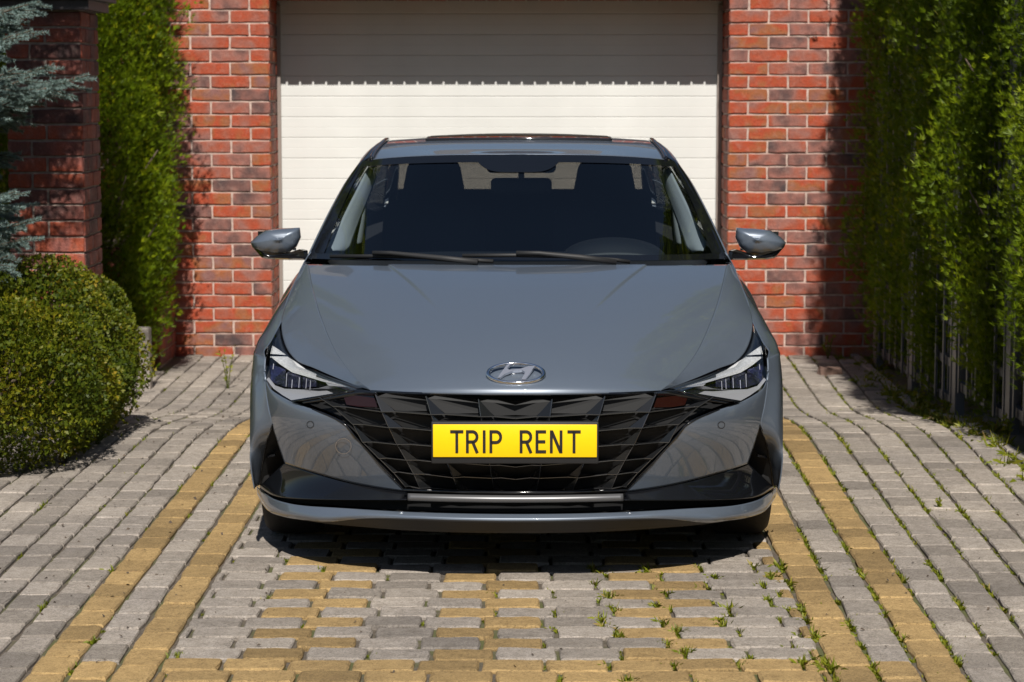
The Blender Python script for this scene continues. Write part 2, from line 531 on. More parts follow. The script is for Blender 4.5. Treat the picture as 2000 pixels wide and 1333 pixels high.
# concrete edging on the right, a little broken
edge = MB()
yy = 8.2
while yy < 15.0:
    l = .30
    x = 2.20 + .012 * (yy - 10) + rng.normal(0, .006)
    V, F = slab(.055, l - .01, .1, int(rng.integers(1e6)), .004, .006)
    edge.add(V + np.array([x, yy + l/2, float(zg(yy + l/2)) + .006]), F); yy += l
edging = edge.build('concrete_edging', M_CONCRETE)
tag(edging, 'narrow weathered concrete edging along the right side of the drive', 'edging', kind='structure')

# ------------------------------------------------------------------ garage
WY = 15.1; BZ = float(zg(WY))       # wall face and its foot
DX0, DX1 = -1.577, 1.412            # door opening
OPEN_TOP = 2.165                    # underside of the lintel
REV = .52                           # depth of the reveal
BL, BH, BW = .258, .0845, .115      # brick pitch
garage = empty('garage', (0, WY, BZ))
tag(garage, 'red brick garage with cream roller door behind the car', 'garage')
wall = MB()
def wbox(x0, x1, y0, y1, z0, z1):
    wall.box(((x0+x1)/2, (y0+y1)/2 - WY, (z0+z1)/2 - BZ), (x1-x0, y1-y0, z1-z0))
J = .009                            # bricks stand this far proud of the mortar
WL, WR, WT = -5.2, 5.6, 2.50
wbox(WL, DX0 - J, WY + J, WY + 6, BZ - .3, 3.9)
wbox(DX1 + J, WR, WY + J, WY + 6, BZ - .3, WT)
wbox(DX0 - J, DX1 + J, WY + J, WY + REV + .3, OPEN_TOP + J, WT)
gw = wall.build('brick_wall', M_MORTAR, garage)
brick_cache = {}
def brick_mesh(l, h, mat, var):
    key = (round(l, 3), round(h, 3), mat.name, var)
    if key not in brick_cache:
        V, F = slab(l, h, .03, rc=.0016, seed=(zlib.crc32(repr(key).encode()) % 99991), jit=.0022, ch=.004, nl=4, nw=2)
        V = np.stack([V[:, 0], -V[:, 2], V[:, 1]], 1)      # face towards -y
        F = [tuple(reversed(f)) for f in F]
        brick_cache[key] = mesh_from('brick', V, F, mat)
    return brick_cache[key]
def lay(parent, x0, x1, z0, nrows, base_off, mat, y=0.0, bl=BL, bh=BH, gap=.011, first=0):
    """running bond; a brick is its own object. x, z in the parent's frame."""
    for r in range(nrows):
        off = (0.0, .5)[(r + first) % 2]
        k = math.floor((x0 - base_off) / bl - off) - 1
        while True:
            a = base_off + (k + off) * bl; b_ = a + bl
            k += 1
            if a >= x1 - .02: break
            a2, b2 = max(a, x0 - gap/2 if a < x0 else a), min(b_, x1 + gap/2 if b_ > x1 else b_)
            if b_ <= x0 + .03: continue
            if b2 - a2 < .05: continue
            o = bpy.data.objects.new('brick', brick_mesh(b2 - a2 - gap, bh - gap, mat, int(rng.integers(0, 5))))
            o.location = ((a2 + b2) / 2, y + rng.normal(0, .0012), z0 + (r + .5) * bh)
            o.rotation_euler = (rng.normal(0, .006), rng.normal(0, .003), rng.normal(0, .006))
            link(o, parent)
NR = 28
lay(gw, -2.75, DX0, -.028, NR, DX0, M_BRICK, first=0)
lay(gw, DX1, 3.05, -.028, NR, DX1 - .13, M_BRICK, first=1)
# reveal bricks: narrow slivers seen edge-on, one part for each jamb
for sx, xx in ((1, DX0), (-1, DX1)):
    mb = MB()
    for r in range(NR):
        yy = .004 if r % 2 else .004 - .125
        while yy < REV:
            a, b_ = max(yy, .004), min(yy + .25, REV)
            if b_ - a > .03:
                V, F = slab(b_ - a - .011, BH - .011, .03, int(rng.integers(1e6)), .002, .004, 3, 2)
                V = np.stack([V[:, 2] * sx, V[:, 0], V[:, 1]], 1) if sx > 0 else np.stack([-V[:, 2], V[:, 0], V[:, 1]], 1)
                V = np.stack([V[:, 0] + xx, V[:, 1] + (a + b_) / 2, V[:, 2] - .028 + (r + .5) * BH], 1)
                mb.add(V, orient(V, F, V.mean(0) - np.array([sx * .1, 0, 0])))
            yy += .26
    o = mb.build('reveal_bricks', M_BRICK, garage); o['kind'] = 'stuff'
# soldier course over the door, each brick wraps the edge of the soffit
lin = empty('lintel', (0, 0, OPEN_TOP - BZ), 0, garage)
n = 34; pw = (DX1 - DX0) / n
for i in range(-1, n + 1):
    v, f = box((0, .06, .125), (pw - .012, .12 + rng.uniform(-.002, .002), .25))
    o = obj('brick', v, f, M_BRICK, lin)
    o.location = (DX0 + (i + .5) * pw, rng.normal(-.001, .001), 0)
    o.data.transform(Matrix.Diagonal((1, 1, 1, 1)))
sof = MB()
for i in range(n):
    for q in range(3):
        yy = .128 + q * .13
        sof.box((DX0 + (i + .5) * pw, yy + .06, .03), (pw - .012, .118, .06))
o = sof.build('soffit_bricks', M_BRICK, lin); o['kind'] = 'stuff'
# the wall beyond the picture, bricks joined into one part
up = MB()
for r in range(int((3.9 - BZ) / BH)):
    z_ = -.028 + (r + .5) * BH
    off = (0.0, .5)[r % 2]
    for k in range(-21, 22):
        a = DX0 + (k + off) * BL; b_ = a + BL; zw = z_ + BZ
        if b_ > WR or a < WL: continue
        if zw > WT - .05 and b_ > DX0: continue
        if r < NR and (a > -2.80 and b_ < 3.10): continue
        if DX0 - .01 < (a + b_)/2 < DX1 + .1 and zw < OPEN_TOP + .30: continue
        if (-4.25 < a and b_ < -1.8) and 2.55 < zw < 3.65: continue
        V, F = slab(BL - .011, BH - .011, .03, int(rng.integers(1e6)), .002, .004, 3, 1, rc=.0015)
        V = np.stack([V[:, 0] + (a + b_)/2, -V[:, 2], V[:, 1] + z_], 1)
        up.add(V, [tuple(reversed(f)) for f in F])
o = up.build('upper_bricks', M_BRICK, garage); o['kind'] = 'stuff'
# roller door
door = empty('roller_door', (0, REV, 0), 0, garage)
SH = .1385
nsl = int(2.45 / SH)
for i in range(nsl + 1):
    z0 = .03 + i * SH
    prof = [(.0035, 0), (.0, .004), (.0, SH*.48), (.0008, SH*.488), (.0008, SH*.505), (0, SH*.513), (0, SH - .005), (.0035, SH - .0008), (.018, SH - .0008), (.018, 0)]
    v = [(x, p[0], p[1]) for x in (DX0 - .05, DX1 + .05) for p in prof]
    m = len(prof)
    f = [(k, (k+1) % m, (k+1) % m + m, k + m) for k in range(m)] + [tuple(range(m)), tuple(reversed(range(m, 2*m)))]
    o = obj('slat', v, orient(v, f, np.array([0, .01, SH/2])), M_DOOR, door)
    o.location = (0, rng.normal(0, .0005), z0)
v, f = box(((DX0 + DX1)/2, .03, 1.2), (DX1 - DX0 + .2, .02, 2.6)); obj('backing', v, f, M_TRACK, door)
for xx in (DX0 + .006, DX1 - .016):
    v, f = box((xx, -.02, 1.15), (.03, .05, 2.3)); obj('guide_rail', v, f, M_TRACK, door)
v, f = box(((DX0 + DX1)/2, -.004, .015), (DX1 - DX0, .02, .03)); obj('bottom_seal', v, f, plain('rubber', (.02, .02, .02), .8), door)
# upper storey parts, mirrored in the bonnet: windows and eaves
for k, (x, z) in enumerate(((-3.7, 3.12), (-2.35, 3.12))):
    w = empty('window', (x, 0, z - BZ), 0, garage)
    mb = MB()
    for a, b_, c, d in ((-.42, 0, .07, .9), (.42, 0, .07, .9), (0, .42, .91, .07), (0, -.42, .91, .07), (0, 0, .05, .8)):
        mb.box((a, -.02, b_), (c, .06, d))
    mb.build('frame', M_WHITE, w)
    v, f = box((0, .0, 0), (.8, .02, .8)); obj('pane', v, f, plain('curtained_pane', (.55, .55, .55), .1), w)
    v, f = box((0, -.06, -.5), (1.05, .16, .04)); obj('sill', v, f, M_CONCRETE, w)
for x0_, x1_, zt_, ov in ((DX0, WR + .3, WT, .10), (WL - .3, DX0 - .004, 3.9, .25)):
    rv = [(x0_, -ov, zt_ - BZ), (x1_, -ov, zt_ - BZ), (x1_, 5.5, zt_ + 1.2 - BZ), (x0_, 5.5, zt_ + 1.2 - BZ)]
    rv += [(x, y_, z + .14) for x, y_, z in rv]
    obj('roof', rv, orient(rv, [(0, 1, 2, 3), (7, 6, 5, 4), (0, 4, 5, 1), (1, 5, 6, 2), (2, 6, 7, 3), (3, 7, 4, 0)], np.mean(rv, 0)), M_ROOF, garage)

# ------------------------------------------------------------------ brick pillar on the left
PXR, PXL, PY0, PY1, PTOP = -2.225, -2.625, 12.0, 12.5, 1.985
pil = empty('brick_pillar', ((PXL + PXR)/2, (PY0 + PY1)/2, -.2))
tag(pil, 'dark red brick gate pillar at left between spruce and thuja', 'pillar')
hw, hd = (PXR - PXL)/2, (PY1 - PY0)/2
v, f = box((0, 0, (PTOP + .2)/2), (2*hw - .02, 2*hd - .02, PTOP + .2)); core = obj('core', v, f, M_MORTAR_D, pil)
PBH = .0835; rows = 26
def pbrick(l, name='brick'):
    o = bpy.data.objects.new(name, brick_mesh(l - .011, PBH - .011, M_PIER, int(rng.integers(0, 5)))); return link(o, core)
for r in range(rows):
    z = (r + .5) * PBH + .01
    segs = [(-hw, -hw + .13), (-hw + .13, hw)] if r % 2 else [(-hw, -hw + .21), (-hw + .21, hw)]
    for a, b_ in segs:
        o = pbrick(b_ - a); o.location = ((a + b_)/2, -hd, z)
    segs = [(-hd, -hd + .26), (-hd + .26, hd)] if r % 2 else [(-hd, -hd + .13), (-hd + .13, -hd + .38), (-hd + .38, hd)]
    for a, b_ in segs:
        o = pbrick(b_ - a); o.location = (hw, (a + b_)/2, z); o.rotation_euler = (0, 0, math.pi/2)
for k, (e, h) in enumerate(((.05, .05), (.085, .035))):
    v, f = box((0, 0, PTOP + .2 + .025 + k*.045), (2*hw + 2*e, 2*hd + 2*e, h)); obj('cap', v, f, M_CAP, pil)
vv = [(-hw-.07, -hd-.07, PTOP+.285), (hw+.07, -hd-.07, PTOP+.285), (hw+.07, hd+.07, PTOP+.285), (-hw-.07, hd+.07, PTOP+.285), (0, 0, PTOP+.40)]
obj('cap_peak', vv, [(0, 1, 4), (1, 2, 4), (2, 3, 4), (3, 0, 4), (3, 2, 1, 0)], M_CAP, pil)

# low brick wing beside the garage corner and the concrete block in front of it
wing = empty('brick_wing', (-2.6, 14.75, BZ)); tag(wing, 'low brick wing wall in shade where thuja meets the garage corner', 'wall')
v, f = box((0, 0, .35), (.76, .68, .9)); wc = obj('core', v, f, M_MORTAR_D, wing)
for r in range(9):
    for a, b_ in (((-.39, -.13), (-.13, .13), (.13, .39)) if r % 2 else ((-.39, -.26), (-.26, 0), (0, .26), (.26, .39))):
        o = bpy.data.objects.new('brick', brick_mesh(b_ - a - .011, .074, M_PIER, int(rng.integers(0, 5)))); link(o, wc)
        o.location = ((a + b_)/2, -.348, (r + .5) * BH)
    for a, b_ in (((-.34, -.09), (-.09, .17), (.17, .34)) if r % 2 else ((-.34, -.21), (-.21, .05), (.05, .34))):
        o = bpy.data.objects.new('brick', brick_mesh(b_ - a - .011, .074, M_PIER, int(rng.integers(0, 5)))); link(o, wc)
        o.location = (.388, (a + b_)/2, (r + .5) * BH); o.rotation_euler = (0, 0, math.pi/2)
V, F = slab(.42, .09, .40, 5, .004, .01)
blk = obj('concrete_block', V, F, M_CONCRETE); blk.location = (-2.315, 13.35, .20)
tag(blk, 'upright beige concrete slab half hidden behind clipped bush', 'slab')
# ------------------------------------------------------------------ vegetation
def unit(a): return a / (np.linalg.norm(a, axis=-1, keepdims=True) + 1e-9)
def sprays(pos, grow, size, nleaf, spread, wide, g, tint):
    """flat fans of narrow leaflets: returns quads (n*nleaf,4,3) and tint."""
    n = len(pos)
    a = unit(grow)
    b = unit(np.cross(a, unit(g.normal(size=(n, 3)))))
    c = np.cross(a, b)
    ang = np.linspace(-spread, spread, nleaf)[None] + g.normal(0, .12, (n, nleaf))
    d = np.cos(ang)[..., None] * a[:, None] + np.sin(ang)[..., None] * b[:, None] + g.normal(0, .12, (n, nleaf, 1)) * c[:, None]
    L = (size[:, None] * g.uniform(.6, 1.1, (n, nleaf)) * (1 - .25 * np.abs(ang) / max(spread, .01)))[..., None]
    p0 = pos[:, None] + np.zeros_like(d)
    side = unit(np.cross(d, c[:, None] + 0 * d))
    W = L * wide
    q = np.stack([p0, p0 + d * L * .45 + side * W, p0 + d * L, p0 + d * L * .45 - side * W], 2)
    tn = np.clip(tint[:, None] + g.normal(0, .08, (n, nleaf)), 0, 1)
    return q.reshape(-1, 4, 3), tn.reshape(-1)
def thuja_mesh(seed, h, rad, hero):
    """flattened frond sprays in clumps; the part of the crown near eye level is finest."""
    g = np.random.default_rng(seed)
    Q, T = [], []
    for z0, z1, nclump, per, size in ((.10, hero, 2150, 26, .041), (hero, h, 560, 16, .090)):
        z = g.uniform(z0, z1, nclump); th = g.uniform(0, 2 * math.pi, nclump)
        prof = rad * np.clip((1 - (z / h) ** 2.6), .03, 1) ** .7 * (.62 + .38 * np.clip((z - .15) / .6, 0, 1))
        prof = prof * (1 + .15 * np.sin(3 * th + z * 2.6 + seed) + .13 * np.sin(5 * th - z * 6.5) + .05 * np.sin(11 * th + z * 9)) * g.uniform(.52, 1.06, nclump) ** .8
        cen = np.stack([prof * np.cos(th), prof * np.sin(th), z], 1)
        cr = g.uniform(.05, .11, nclump) * (1 if z0 < 1 else 1.7)
        ct = np.clip(g.normal(.45, .17, nclump), 0, 1)
        idx = np.repeat(np.arange(nclump), per)
        o = unit(g.normal(size=(len(idx), 3))) * g.uniform(.15, 1, (len(idx), 1)) ** .5
        pos = cen[idx] + o * cr[idx][:, None] * np.array([1, 1, 2.3])
        out = np.stack([np.cos(th[idx]), np.sin(th[idx]), 0 * th[idx]], 1)
        grow = out * .55 + np.array([0, 0, .75]) + g.normal(0, .30, (len(idx), 3)) + o * .4
        q, t = sprays(pos, grow, size * g.uniform(.7, 1.35, len(idx)), 7, .62, .054, g, ct[idx] + o[:, 2] * .08)
        Q.append(q); T.append(t)
    q, t = np.concatenate(Q), np.concatenate(T)
    ok = q[:, :, 2].min(1) > .02
    return big_mesh('foliage', q[ok], 4, M_THUJA, t[ok])
def trunk(name, h, r, parent, mat=M_BARK, seed=1):
    g = np.random.default_rng(seed)
    mb = MB(); n = 9
    pts = [(g.normal(0, .012) * i, g.normal(0, .012) * i, h * i / (n-1)) for i in range(n)]
    mb.tube(pts, [r * (1 - .85 * i / (n-1)) for i in range(n)], 9)
    for k in range(26):
        z = h * (.08 + .8 * k / 26); a = g.uniform(0, 6.28); L = .42 * (1 - z / h) + .12
        p = np.array([0, 0, z]); d = np.array([math.cos(a), math.sin(a), .9])
        mb.tube([p, p + d * L * .5, p + d * L + np.array([0, 0, .1])], [r * .28, r * .18, .004], 5)
    return mb.build(name, mat, parent, True)
TM = [thuja_mesh(11, 6.0, .47, 2.7), thuja_mesh(23, 5.8, .45, 2.7)]
TRK = None
def thuja(x, y, z, var, rz, sc, label, group=None):
    e = empty('thuja_tree', (x, y, z), rz); tag(e, label, 'thuja', group)
    e.scale = sc
    c = bpy.data.objects.new('crown', TM[var]); link(c, e)
    trunk('trunk', 5.4, .055, e, seed=abs(int(x*100)) + int(y*10))
    return e
TH = [
 (2.68, 14.50, 0, 0.4, (1.0, .95, 1.0), 'shaded thuja tree against the right end of the garage wall'),
 (2.66, 13.60, 1, 2.0, (1.0, 1.0, .95), 'shaded thuja tree second from the garage wall behind right fence'),
 (2.64, 12.60, 0, 4.1, (1.0, 1.0, 1.0), 'dark thuja tree just beyond the pale fence post'),
 (2.57, 11.12, 1, 5.2, (1.04, 1.0, 1.0), 'sunlit yellow green thuja tree just in front of the pale fence post'),
 (2.66, 10.05, 0, 1.1, (.95, .95, .9), 'sunlit thuja tree at the right edge of the picture'),
 (3.00, 9.35, 1, 3.3, (1.0, 1.0, .8), 'thuja tree of the right hedge just outside the right edge'),
 (3.05, 8.2, 0, .3, (1.0, 1.0, .8), 'thuja tree of the right hedge level with the car bonnet'),
 (3.10, 7.0, 1, 2.3, (1.0, 1.0, .8), 'thuja tree of the right hedge just nearer than the car'),
 (3.10, 5.8, 0, 4.3, (1.0, 1.0, .8), 'thuja tree of the right hedge nearest the photographer'),
]
for x, y, var, rz, sc, lab in TH:
    thuja(x, y, float(zg(y)), var, rz, sc, lab, 'thuja hedge along the right fence')
thuja(-2.56, 14.12, float(zg(14.1)), 1, 2.9, (1.06, 1.0, .95), 'tall thuja tree between brick pillar and garage at left', 'thujas on the left')
thuja(-3.15, 13.6, float(zg(13.6)), 0, 1.0, (1, 1, 1.0), 'thuja tree behind the brick pillar, mostly hidden by spruce', 'thujas on the left')

# tall garden conifers across the street, mirrored in the bumper and lamps
for k, (x, y, sx, sz) in enumerate(((-13, -7.5, 3.4, .95), (-9.3, -9, 3.0, 1.1), (-6.0, -7, 2.6, .8), (-2.9, -10, 3.2, 1.2), (.6, -8, 2.6, .65), (3.9, -9.5, 3.0, 1.1), (7.2, -7.5, 3.2, .9), (10.8, -9, 3.4, 1.1))):
    e = empty('street_conifer', (x, y, 0), k * 1.3)
    tag(e, ('bushy', 'slim', 'low', 'tallest', 'small', 'high', 'broad', 'far')[k] + ' conifer across the street, %s from the left in the bumper reflection' % ('first', 'second', 'third', 'fourth', 'fifth', 'sixth', 'seventh', 'eighth')[k], 'conifer', 'conifers across the street')
    e.scale = (sx, sx, sz)
    link(bpy.data.objects.new('crown', TM[k % 2]), e)
    trunk('trunk', 5.4, .055, e, seed=k + 3)

# clipped boxwood
bush = empty('boxwood_bush', (-2.72, 10.30, 0)); tag(bush, 'large clipped rounded boxwood bush at left edge of the drive', 'bush')
def super_pts(n, g, shrink):
    v = unit(g.normal(size=(n * 2, 3))); v = v[v[:, 2] > -.05][:n]
    e = .62
    s = np.sign(v) * np.abs(v) ** e
    s = unit(s) * (np.linalg.norm(s, axis=1, keepdims=True) ** .9)
    lump = 1 + .05 * np.sin(9 * v[:, 0] + 4 * v[:, 2]) + .03 * np.sin(11 * v[:, 1] - 6 * v[:, 2]) + .02 * np.sin(23 * v[:, 0] * v[:, 1] + 9 * v[:, 2])
    P = s * np.array([1.0, 1.36, .81]) * lump[:, None] * shrink[:len(v), None]
    P[:, :2] *= (.86 + .14 * np.clip(P[:, 2:3] / .22, 0, 1))
    return v, P
g = np.random.default_rng(5)
N = 76000
v, P = super_pts(N, g, 1 - .16 * g.uniform(0, 1, N) ** 1.6)
a_ = g.uniform(0, 2 * math.pi, 26000); zz_ = g.uniform(0.01, .34, 26000)
v2 = unit(np.stack([np.cos(a_), np.sin(a_), .2 + 0 * a_], 1))
rr_ = (.90 + .10 * np.clip(zz_ / .22, 0, 1)) * (1 - .15 * g.uniform(0, 1, 26000) ** 1.6) / (np.abs(np.cos(a_)) ** 2.6 + np.abs(np.sin(a_)) ** 2.6) ** (1 / 2.6)
P = np.vstack([P, np.stack([np.cos(a_) * .97 * rr_, np.sin(a_) * 1.33 * rr_, zz_], 1)]); v = np.vstack([v, v2])
ct = .45 + .25 * np.sin(7 * P[:, 1]) * np.sin(9 * P[:, 2] + 2 * P[:, 0]) + g.normal(0, .16, len(P))
q, t = sprays(P, v + g.normal(0, .7, v.shape) + np.array([0, 0, .35]), (.019 * g.uniform(.6, 1.3, len(P))), 3, .9, .28, g, np.clip(ct, 0, 1))
ok = q[:, :, 2].min(1) > .0
link(bpy.data.objects.new('leaves', big_mesh('leaves', q[ok], 4, M_BOX, t[ok])), bush)
mb = MB()
for k in range(60):
    a = g.uniform(0, 6.28); r0 = g.uniform(0, .4)
    d = unit(np.array([math.cos(a) * .75, math.sin(a) * 1.1, .6 + g.uniform(0, .5)]))
    p = np.array([r0 * math.cos(a), r0 * 1.5 * math.sin(a), 0]); L = .62
    mb.tube([p, p + d * L * .5 + g.normal(0, .03, 3), p + d * L], [.012, .008, .003], 5)
mb.build('stems', M_BARK, bush, True)

# blue spruce
spruce = empty('blue_spruce', (-3.28, 10.75, 0)); tag(spruce, 'blue green spruce tree reaching in from the left edge', 'spruce')
mb = MB(); mb.tube([(0, 0, 0), (.01, 0, 1.5), (0, .01, 3.2), (0, 0, 5.6)], [.10, .08, .05, .008], 10); mb.build('trunk', M_BARK, spruce, True)
tw = MB(); NP, ND, NL, NT = [], [], [], []
g = np.random.default_rng(19)
def needles(p0, p1, per_m, ln, tint):
    L = np.linalg.norm(p1 - p0); n = max(6, int(L * per_m))
    s = g.uniform(0, 1, n)[:, None]
    ax = (p1 - p0) / L
    rad = unit(np.cross(ax, g.normal(size=(n, 3))))
    up = np.array([0, 0, 1.0])
    d = unit(rad + ax * .75 + up * .25)
    NP.append(p0 + (p1 - p0) * s); ND.append(d); NL.append(ln * g.uniform(.75, 1.15, n)); NT.append(np.clip(g.normal(tint, .15, n), 0, 1))
def branch(z, az, L, dense):
    d = np.array([math.cos(az), math.sin(az), 0]); s = np.array([-d[1], d[0], 0])
    rise = g.uniform(-.10, .12)
    def pt(t): return np.array([0, 0, z]) + d * L * t + np.array([0, 0, L * (rise * t - .10 * math.sin(math.pi * t) + .08 * t * t)])
    tw.tube([pt(t) for t in (0, .33, .66, 1)], [.018, .012, .008, .003], 5)
    needles(pt(.75), pt(1.0), 900 * dense, .020, .6)
    t = .22
    while t < .98:
        ll = (.34 * (1 - t) + .09) * min(1.2, L)
        for sg in (-1, 1):
            p = pt(t); e = unit(d * .85 + s * sg * .75 + np.array([0, 0, g.uniform(-.12, .25)])) * ll * g.uniform(.75, 1.15)
            tw.tube([p, p + e], [.004, .0016], 3, False)
            needles(p, p + e, 1000 * dense, .019, .52)
            if ll > .17:
                for u_ in (.35, .6, .8):
                    for s2 in (-1, 1):
                        q0 = p + e * u_; e2 = unit(unit(e) * .8 + np.cross(unit(e), (0, 0, 1)) * s2 * .7 + np.array([0, 0, g.uniform(-.2, .25)])) * ll * .42
                        tw.tube([q0, q0 + e2], [.003, .0012], 3, False)
                        needles(q0, q0 + e2, 900 * dense, .018, .5)
        t += .055 / max(.5, L)
TRUNK = np.array([-3.28, 10.75, 0])
def hero(tip, z_root, dens=2300, n=15, seed=0):
    """a bough reaching from the trunk to a given tip, with finger-like needle shoots."""
    tip = np.array(tip) - TRUNK; root = np.array([0, 0, z_root])
    d = tip - root; L = np.linalg.norm(d); d = d / L; sdir = unit(np.cross(d, (0, 0, 1)))
    def pt(t): return root + (tip - root) * t + np.array([0, 0, -.10 * L * math.sin(math.pi * t)])
    tw.tube([pt(t) for t in (0, .3, .6, .85, 1)], [.02, .014, .010, .006, .003], 6)
    needles(pt(.9), pt(1.0), dens, .019, .6); needles(pt(.6), pt(.9), dens * .8, .019, .5)
    for k in range(n):
        t = .30 + .68 * (k + .5) / n
        for sg in (-1, 1):
            ll = (.30 * (1 - t) + .085) * g.uniform(.8, 1.2)
            e = unit(d * .9 + sdir * sg * g.uniform(.35, .85) + np.array([0, 0, g.uniform(-.35, .35)])) * ll
            p = pt(t); tw.tube([p, p + e], [.004, .0016], 4, False)
            needles(p, p + e, dens, .0185, .55)
            if ll > .14:
                for u_ in (.3, .55, .78):
                    for s2 in (-1, 1):
                        e2 = unit(unit(e) * .85 + unit(np.cross(unit(e), (0, 0, 1))) * s2 * .6 + np.array([0, 0, g.uniform(-.3, .35)])) * ll * .45
                        q0 = p + e * u_; tw.tube([q0, q0 + e2], [.003, .0012], 3, False); needles(q0, q0 + e2, dens * .9, .0175, .55)
for u_, v_, Y_, zr in ((172, 147, 10.0, 1.72), (128, 158, 10.3, 1.70), (95, 178, 10.1, 1.62), (62, 60, 9.9, 1.95), (70, 20, 10.5, 2.0), (30, 135, 9.6, 1.75), (45, 12, 10.0, 2.05), (78, 4, 10.3, 2.1), (25, 70, 9.7, 1.9), (105, 128, 10.5, 1.75), (60, 150, 9.8, 1.7), (20, 200, 9.8, 1.6),
                       (62, 432, 9.9, 1.12), (58, 466, 10.2, 1.05), (30, 375, 9.7, 1.25), (45, 400, 10.4, 1.2), (20, 300, 10.6, 1.4), (50, 230, 10.5, 1.55), (15, 500, 9.6, .95)):
    hero(at(u_, v_, Y_), zr)
for k in range(30):                                   # boughs right above the frame shade the pillar
    zr = 2.5 + 1.9 * k / 30
    branch(zr, g.uniform(-.55, .45), 1.25 * g.uniform(.8, 1.1), .55)
for k in range(26):                                   # boughs above the frame that throw the dappled shade
    zr = 2.15 + 2.6 * k / 26; L = 1.38 * (1 - (zr - .5) / 5.6)
    branch(zr, g.uniform(-1.7, .9), L * g.uniform(.85, 1.1), .40)
for k in range(46): branch(.8 + 3.9 * k / 46, g.uniform(1.0, 4.7), 1.25 * (1 - k / 60), .22)
tw.build('twigs', M_BARK, spruce)
NP, ND, NL, NT = np.vstack(NP), np.vstack(ND), np.concatenate(NL), np.concatenate(NT)
sd = unit(np.cross(ND, g.normal(size=ND.shape)))
Vn = np.stack([NP - sd * .0013, NP + sd * .0013, NP + ND * NL[:, None]], 1)
link(bpy.data.objects.new('needles', big_mesh('needles', Vn, 3, M_NEEDLE, NT)), spruce)

# ------------------------------------------------------------------ fence on the right
FX = 2.33
fence = empty('metal_fence', (FX, 11.5, 0)); tag(fence, 'dark grey metal bar fence overgrown by the right thuja hedge', 'fence')
posts = [8.05, 9.35, 10.65, 11.95, 13.25, 14.55]
pm = None
for yy in posts:
    v, f = box((0, 0, 1.05), (.05, .13, 2.3)); o = obj('post', v, f, plain('post_paint', (.12, .12, .128), .45, .2) if pm is None else pm, fence)
    pm = o.data.materials[0]; o.location = (0, yy - 11.5, float(zg(yy)) - .05)
v, f = box((0, 0, 0), (.012, .035, 1.0)); 
for a, b_ in zip(posts[:-1], posts[1:]):
    za = float(zg((a + b_)/2))
    for zz in (.10, .30, .52, 1.72, 1.92, 2.12):
        v, f = box((.004, 0, 0), (.03, b_ - a - .06, .045)); o = obj('rail', v, f, M_FENCE, fence); o.location = (0, (a + b_)/2 - 11.5, za + zz)
    n = 12
    for k in range(n):
        v, f = box((0.0, 0, 1.1), (.012, .030, 2.05)); o = obj('bar', v, f, M_FENCE, fence)
        o.location = (.024 * (1 if k % 2 else -1), a + (b_ - a) * (k + .5) / n - 11.5, za)

# ------------------------------------------------------------------ grass, moss and weeds in the joints
g = np.random.default_rng(3)
BV, BT = [], []
def tuft(x, y, n, h, spread, tint=.55):
    z = float(zg(y)) - .012
    a = g.uniform(0, 2*math.pi, n); lean = g.uniform(.3, 2.2, n)
    d = np.stack([np.cos(a) * lean, np.sin(a) * lean, np.ones(n)], 1); d = unit(d)
    p = np.array([x, y, z]) + np.stack([g.normal(0, spread, n), g.normal(0, spread, n), 0 * a], 1)
    L = (h * g.uniform(.5, 1.15, n))[:, None]; s = unit(np.cross(d, np.array([0, 0, 1.0]) + g.normal(0, .1, (n, 3)))) * .0030
    tip = p + d * L + np.stack([0*a, 0*a, -.25 * L[:, 0] * lean], 1)
    midp = p + d * L * .55
    BV.append(np.stack([p - s, p + s, midp + s * .8, tip], 1)); BT.append(np.clip(g.normal(tint, .22, n), 0, 1))
# head joints of the cross-laid strip, thicker on the right
for s in stones:
    x, y, lx, ly, rz, och = s
    d = in_view(x, y)
    if d is None: continue
    if rz == 0 and -.97 < x < 1.0 and y < 7.7 and ly < .15:
        ex = x + lx/2 + .004
        pr = np.clip((ex + .25) / .6, .16, .97)
        if g.random() < pr:
            for k in range(g.integers(1, 5) if ex > .1 else 1):
                tuft(ex + g.normal(0, .006), y + g.uniform(-.06, .06), int(g.integers(6, 54)), g.uniform(.010, .042) * (1.15 if ex > .2 else .7), .009)
    elif ly > .15:
        right = x > .8
        pr = .90 if right and y < 9.5 else (.60 if right else .16)
        if right and x > 1.9: pr = .6
        if g.random() < pr:
            ex = x + (lx/2 + .005) * g.choice([-1, 1])
            for k in range(g.integers(2, 7) if right else 2):
                tuft(ex + g.normal(0, .003), y + g.uniform(-.095, .095), int(g.integers(6, 44)), g.uniform(.008, .034), .006, .55 if right else .45)
        if g.random() < pr * .25:
            for k in range(3): tuft(x + g.uniform(-.05, .05), y + ly/2 + .003, int(g.integers(5, 12)), .018, .006)
for k in range(150):                                  # scruffy verge along the right edging
    yy = g.uniform(9.2, 15.0); tuft(2.18 + .012 * (yy - 10) + g.normal(0, .05), yy, int(g.integers(8, 26)), g.uniform(.03, .10), .02, .6)
for k in range(40):
    yy = g.uniform(9.5, 12.0); tuft(-1.88 - .12 * (11 - yy) + g.normal(0, .05), yy, int(g.integers(6, 14)), g.uniform(.02, .05), .012, .45)
BV = np.concatenate(BV); BT = np.concatenate(BT)
o = link(bpy.data.objects.new('joint_grass', big_mesh('joint_grass', BV, 4, M_GRASS, BT)))
tag(o, 'thin grass tufts growing in the paving joints', 'grass', kind='stuff')

